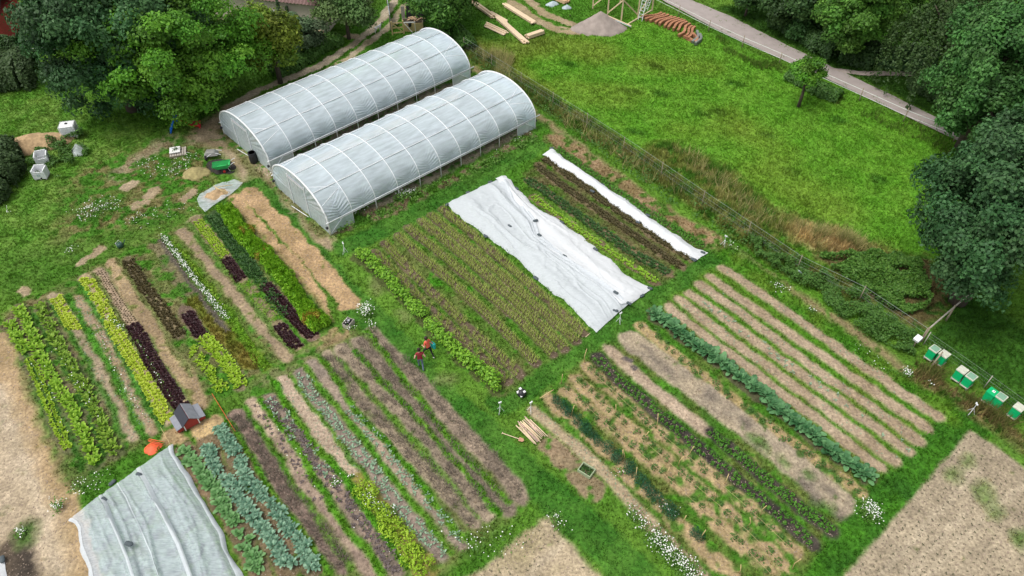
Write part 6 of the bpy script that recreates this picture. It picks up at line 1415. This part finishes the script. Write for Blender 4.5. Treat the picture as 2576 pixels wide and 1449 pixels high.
# wire fence from the tunnels to the hive corner, then to the dark tree
def fence(name, label, pts, h, mats, step, tops, postr=.05, mesh=True, group=None):
    A = GP(pts); s = np.concatenate([[0], np.cumsum(np.hypot(*np.diff(A, axis=0).T))]); o0 = A[0]; root = thing(name, label, 'fence', (o0[0], o0[1], 0), 0, group)
    q = np.arange(0, s[-1] + .01, s[-1] / max(1, round(s[-1] / step))); px = np.interp(q, s, A[:, 0]) - o0[0]; py = np.interp(q, s, A[:, 1]) - o0[1]
    for x, y in zip(px, py): MB().tube([(x, y, -.2), (x, y, h * random.uniform(.97, 1.08))], [postr, postr * .85], 6).build('post', mats[0], root, True)
    for z, r in tops: MB().tube([(x, y, z - (.02 if i % 2 else 0)) for i, (x, y) in enumerate(zip(px, py))], r, 5).build('wire', mats[1], root)
    if mesh:
        m = MB(); qq = np.arange(0, s[-1], .3); X_ = np.interp(qq, s, A[:, 0]) - o0[0]; Y_ = np.interp(qq, s, A[:, 1]) - o0[1]
        for x, y in zip(X_, Y_): m.tube([(x, y, .05), (x, y, h * .93)], .0016, 3, cap=False)
        for z in np.arange(.2, h * .9, .22): m.tube([(a, b, z) for a, b in zip(X_[::6], Y_[::6])], .0016, 3, cap=False)
        m.build('netting', M['wire'], root)
    return root
fence('wire_fence', 'long wire mesh fence between the garden and the meadow', [(1168, 128), (1290, 205), (1480, 325), (1540, 362), (1750, 508), (2000, 680), (2170, 765), (2312, 862)], 1.35, (M['oldwood'], M['wire']), 4.2, [(1.3, .009), (.9, .004), (.5, .004)], .028)
fence('pole_fence', 'short fence with a wooden top rail by the hive corner', [(2316, 862), (2370, 815), (2440, 755)], 1.3, (M['oldwood'], M['greywood']), 2.6, [(1.26, .045)], .06, False)
fence('hive_fence', 'low wire fence behind the row of beehives', [(2322, 868), (2420, 935), (2520, 1010), (2640, 1100)], 1.1, (M['greywood'], M['wire']), 3.4, [(1.05, .005), (.7, .004)], .03, True)
fence('tape_fence', 'electric tape fence along the roadside of the meadow', [(1635, 5), (1720, 48), (1812, 96), (1930, 148), (2010, 183), (2090, 222), (2150, 248), (2225, 287), (2320, 322), (2398, 356)], 1.15, (M['oldwood'], M['tape']), 3.9, [(1.0, .02), (.55, .018)], .045, False)
for px, py, h, w in ((2013, 685, 1.5, 'bracing the wire fence at its bend'), (1560, 392, 1.3, 'leaning at the fence beside the near tunnel')):
    stick('brace_post', 'pale brace post ' + w, 'post', (px + 8, py + 8), (px - 3, py - 4), 0, h, .045, M['bluegrey'] if px > 1900 else M['bamboo'], 'fence braces')

# sawn timber in stacks
def stack(label, a, b, nx, nz, w=.14, t_=.06, mat='pine', group='timber stacks', jit=.25):
    A = G(*a); B = G(*b); L = (B - A).length; root = thing('timber_stack', label, 'timber stack', A, math.atan2(B.y - A.y, B.x - A.x), group)
    for y in (.25, L - .25): MB().box((y, 0, .05), (.09, nx * w * 1.02, .1)).build('bearer', M['oldwood'], root)
    for k in range(nz):
        for i in range(nx):
            if k == nz - 1 and random.random() < .25: continue
            l = L * random.uniform(.9, 1.04); o_ = random.uniform(-jit, jit)
            MB().box((L / 2 + o_, (i - (nx - 1) / 2) * (w + .012), .1 + t_ / 2 + k * (t_ + .006)), (l, w, t_)).build('beam', M[mat], root)
stack('long stack of pale boards at the top left of the timber yard', (1172, -5), (1243, 47), 4, 3)
stack('long stack of pale boards pointing down toward the near tunnel', (1252, 48), (1322, 110), 4, 3)
stack('stack of pale boards leading up to the ruts', (1270, 15), (1345, 62), 4, 3)
stack('short low stack of boards nearest the far tunnel', (1222, 65), (1272, 88), 5, 2)
stack('short thick bundle of pale posts beside the ruts', (1325, 98), (1366, 84), 5, 3, .11, .1, jit=.05)
stack('thin loose boards lying between the two long stacks', (1236, 35), (1277, 58), 3, 1)
stack('orange-brown boards under tarpaulin at the top edge', (1375, -12), (1428, 10), 6, 5, mat='pine2', jit=.08)
for i, (px, py, rx, lab) in enumerate([((1390), 12, .75, 'pale blue tarpaulin bunched left of the orange boards'), (1425, 20, .55, 'pale blue tarpaulin bunched right of the orange boards')]):
    heap('tarpaulin', lab, 'tarpaulin', (px, py), rx, .45, .4, 10, M['bluegrey'], 20 + i, 26, 1.2, .25)
stick('wooden_post', 'single dark post beside the tarpaulin', 'post', (1434, 38), (1434, 38), 0, 2.2, .06, M['bark'])

# timber frame going up beside the gravel heap
C0 = G(1500, -6); t = thing('shed_skeleton', 'pale timber frame of a shed under construction at the top', 'timber frame', C0, heading((1500, 0), (1600, 0)))
def gp(px, py, z=0): v = G(px, py, z) - C0; c_, s_ = math.cos(-t.rotation_euler.z), math.sin(-t.rotation_euler.z); return Vector((v.x * c_ - v.y * s_, v.x * s_ + v.y * c_, z))
for px, py in ((1491, 22), (1528, 40), (1562, 58), (1604, 45), (1640, 28), (1560, 8), (1602, -5)): 
    q = gp(px, py); MB().bar(q, q + Vector((0, 0, 2.5)), .12, .12).build('post', M['pine'], t)
for a, b in (((1491, 22), (1562, 58)), ((1562, 58), (1640, 28)), ((1491, 22), (1560, -20)), ((1560, -20), (1640, 28))):
    MB().bar(gp(*a) + Vector((0, 0, 2.5)), gp(*b) + Vector((0, 0, 2.5)), .1, .16).build('plate_beam', M['pine'], t)
for k in range(7):
    f = k / 6; a = gp(1491, 22).lerp(gp(1562, 58), f); b = gp(1560, -20).lerp(gp(1640, 28), f); mid = (a + b) / 2
    MB().bar(a + (a - mid) * .15 + Vector((0, 0, 2.45)), mid + Vector((0, 0, 3.7)), .07, .15).build('rafter', M['pine'], t); MB().bar(b + (b - mid) * .15 + Vector((0, 0, 2.45)), mid + Vector((0, 0, 3.7)), .07, .15).build('rafter', M['pine'], t)
for a, b in (((1528, 40), (1562, 58)), ((1604, 45), (1562, 58)), ((1604, 45), (1640, 28)), ((1491, 22), (1528, 40))): MB().bar(gp(*a) + Vector((0, 0, .3)), gp(*b) + Vector((0, 0, 2.3)), .06, .12).build('brace', M['pine'], t)
MB().bar(gp(1578, 62, .1), gp(1640, 25, .1), .1, .1).build('sill_beam', M['pine'], t); MB().bar(gp(1528, 40, .3), gp(1588, 66, .3), .12, .1).build('sill_beam', M['pine'], t)
def ladder(label, px, rz, h, tilt, w=.42, mat='galv'):
    p = G(*px); r = thing('ladder', label, 'ladder', p, rad(rz), 'ladders at the timber frame')
    for s in (-1, 1): MB().tube([(0, s * w / 2, 0), (tilt, s * w / 2, h)], .035, 6).build('rail', M[mat], r)
    n = int(h / .3)
    for k in range(1, n): MB().tube([(tilt * k / n, -w / 2, h * k / n), (tilt * k / n, w / 2, h * k / n)], .022, 5).build('rung', M[mat], r)
ladder('grey ladder leaning on the timber frame corner, nearest the gravel', (1610, 52), 60, 3.0, .8)
ladder('grey ladder leaning on the far side of the timber frame', (1625, 28), 130, 2.8, -.7)
stick('scaffold_board', 'grey plank resting between gravel heap and timber frame', 'plank', (1530, 44), (1588, 68), .5, .25, .05, M['bluegrey'])

# rows of roof tiles standing on the grass
TR = [((1664, 38), (1617, 50)), ((1671, 40), (1625, 56)), ((1679, 42), (1636, 60)), ((1687, 46), (1648, 64)), ((1696, 48), (1657, 67)), ((1704, 51), (1669, 72)), ((1713, 54), (1677, 75)), ((1721, 57), (1689, 78)), ((1727, 61), (1700, 82)), ((1736, 66), (1714, 88)), ((1742, 72), (1722, 95)), ((1750, 74), (1728, 100)), ((1724, 96), (1738, 110)), ((1729, 72), (1706, 95)), ((1746, 90), (1750, 112)), ((1756, 84), (1744, 112)), ((1762, 92), (1752, 116))]
for i, (a, b) in enumerate(TR):
    A = G(*a); B = G(*b); L = (B - A).length; n = max(6, int(L / .05)); grey = i >= 15; m = MB(); A2 = B - A
    side = Vector((-A2.y, A2.x, 0)).normalized(); q = [A2 * (k / n) + side * (.16 * math.sin(k / n * 5 + i * .35)) for k in range(n + 1)]
    for k in range(n):
        e = (q[k + 1] - q[k]).normalized(); R = Matrix((e, Vector((-e.y, e.x, 0)), Vector((0, 0, 1)))).transposed() @ rot('Y', random.uniform(10, 22)); m.box(q[k] + Vector((0, 0, .18)), (.03, .22, .36), R)
    o = m.build('roof_tile_row', M['terragrey'] if grey else M['terracotta']); o.location = A
    tag(o, ('grey stacked roof tile row at the lower end of the orange rows' if grey else 'wavy row of orange roof tiles standing on the meadow by the road'), 'roof tiles', 'grey tile rows' if grey else 'orange tile rows')

# gate, metal sheet, wood store beyond the far tunnel
p = G(989, 88); t = thing('wooden_gate', 'small wooden gate between posts behind the far tunnel', 'gate', p, heading((989, 88), (1013, 86)))
for x in (-.05, 1.05): MB().box((x, 0, .65), (.13, .13, 1.4)).build('post', M['bamboo'], t)
m = MB()
for z in (.2, .7, 1.15): m.box((.5, 0, z), (.95, .05, .1))
m.bar((.05, 0, 1.1), (.95, 0, .25), .05, .09); m.build('leaf', M['bamboo'], t)
p = G(985, 78); q = G(975, 8); t = thing('sheet_screen', 'tall narrow blue-grey metal sheet fence beside the track', 'metal sheet', p, math.atan2(q.y - p.y, q.x - p.x))
MB().box(((q - p).length / 2, 0, .75), ((q - p).length, .03, 1.4)).build('panel', M['bluegrey'], t)
for x in (.1, (q - p).length - .1): MB().tube([(x, .05, 0), (x, .05, 1.6)], .05, 6).build('post', M['oldwood'], t)
p = G(1040, 72); t = thing('wood_store', 'wooden bin of firewood and scrap with black tarp behind', 'wood store', p, rad(8))
for k, (x, y, sx, sy) in enumerate([(0, -.6, 1.9, .06), (-.95, 0, .06, 1.2), (.95, 0, .06, 1.2), (0, .6, 1.9, .06)]): MB().box((x, y, .4), (sx, sy, .8)).build('side_board', M['bamboo'] if k == 0 else M['oldwood'], t)
for k in range(16): 
    a = random.uniform(-.8, .6); MB().tube([(a, random.uniform(-.4, .4), .75 + random.random() * .25), (a + random.uniform(.2, .8), random.uniform(-.4, .4), .8 + random.random() * .3)], .045, 6).build('log', M['pine2'] if k % 2 else M['bark'], t)
MB().add([(-.6, .7, .3), (1.5, .7, .3), (1.4, 1.0, 1.9), (-.5, 1.0, 2.0), (-.4, 2.0, 1.7), (1.4, 2.0, 1.6)], [(0, 1, 2, 3), (3, 2, 5, 4)]).build('black_tarp', M['black'], t); MB().box((-.85, .75, 1.0), (.34, .05, 1.9)).build('white_board', M['greywood'], t)
p = G(1018, 82); t = thing('white_rail', 'white rail with dark bucket hung next to the gate', 'rail', p, rad(5)); MB().bar((0, 0, 1.0), (1.1, 0, 1.0), .06, .08).build('rail', M['white'], t); MB().bar((0, 0, 1.0), (.75, -.2, .1), .05, .05).build('brace', M['white'], t); MB().bar((1.05, 0, 0), (1.05, 0, 1.0), .05, .05).build('leg', M['white'], t)
MB().lathe([(.14, 0), (.18, .35)], (.55, .1, .55), 12).build('bucket', M['black'], t)
stick('wooden_post', 'weathered post between dark bush and far tunnel end', 'post', (1112, 85), (1112, 85), 0, 1.7, .07, M['greywood']); stick('wooden_post', 'old post behind the little wooden gate', 'post', (999, 60), (999, 60), 0, 1.6, .08, M['oldwood'])

# barn, red house, white gate
pa, pb = G(640, 72), G(818, 92); t = thing('barn', 'beige rendered barn with brown tiled roof at the top', 'barn', pb, math.atan2(pa.y - pb.y, pa.x - pb.x)); L = (pa - pb).length + 4
HB = 3.3; Dp = 8; m = MB(); m.box((L / 2, -Dp / 2, HB / 2), (L, Dp, HB)); m.add([(0, 0, HB), (0, -Dp, HB), (0, -Dp / 2, HB + 3)], [(0, 1, 2)]); m.add([(L, 0, HB), (L, -Dp, HB), (L, -Dp / 2, HB + 3)], [(2, 1, 0)]); m.build('wall', M['render'], t)
for s in (0, 1):
    m = MB(); y0, y1 = (.35, -Dp / 2) if s == 0 else (-Dp - .35, -Dp / 2); n = 34; z0, z1 = HB - .2, HB + 3.08
    for k in range(n):
        x = -.3 + (L + .6) * k / n; w_ = (L + .6) / n
        m.add([(x, y0, z0), (x + w_ * .5, y0, z0 + .09), (x + w_, y0, z0), (x, y1, z1), (x + w_ * .5, y1, z1 + .09), (x + w_, y1, z1)], [(0, 1, 4, 3), (1, 2, 5, 4)])
    m.build('roof', M['tile'], t)
fr = MB().box((L * .45, .02, 1.5), (1.1, .06, 1.2)).build('window', M['white'], t); MB().box((L * .45, .055, 1.5), (.9, .02, 1.0)).build('pane', M['black'], fr)
MB().box((L / 2, .1, .3), (L, .18, .6)).build('plinth', plain('tan_plinth', (.45, .33, .22), .9, .15, 3), t)
p = G(8, 112); t = thing('red_house', 'red wooden house with dark roof at the upper left edge', 'house', p, rad(6))
MB().box((-2.6, 2.5, 1.2), (6.2, 5, 2.4)).build('wall', M['redwall'], t)
m = MB(); m.add([(-6, -.3, 2.3), (.8, -.3, 2.3), (.8, 2.5, 4.2), (-6, 2.5, 4.2), (.8, 5.3, 2.3), (-6, 5.3, 2.3)], [(0, 1, 2, 3), (3, 2, 4, 5)]); o = m.build('roof', M['roofdark'], t); sm = o.modifiers.new('s', 'SOLIDIFY'); sm.thickness = .12
MB().bar((-.75, -.3, 2.36), (-.75, 2.5, 4.3), .12, .1).build('barge_board', M['white'], t); MB().bar((-.75, -.34, 2.3), (-3.2, -.34, 2.3), .1, .12).build('gutter', M['white'], t)
p = G(72, 135); t = thing('white_gate', 'white barred field gate beside the tall left hedge', 'gate', p, rad(12))
for z in (.2, .45, .7, .95, 1.2): MB().tube([(0, 0, z), (2.6, 0, z)], .035, 6).build('bar', M['whitepl'], t)
for x in (0, 2.6): MB().box((x, 0, .65), (.12, .12, 1.4)).build('post', M['oldwood'], t)
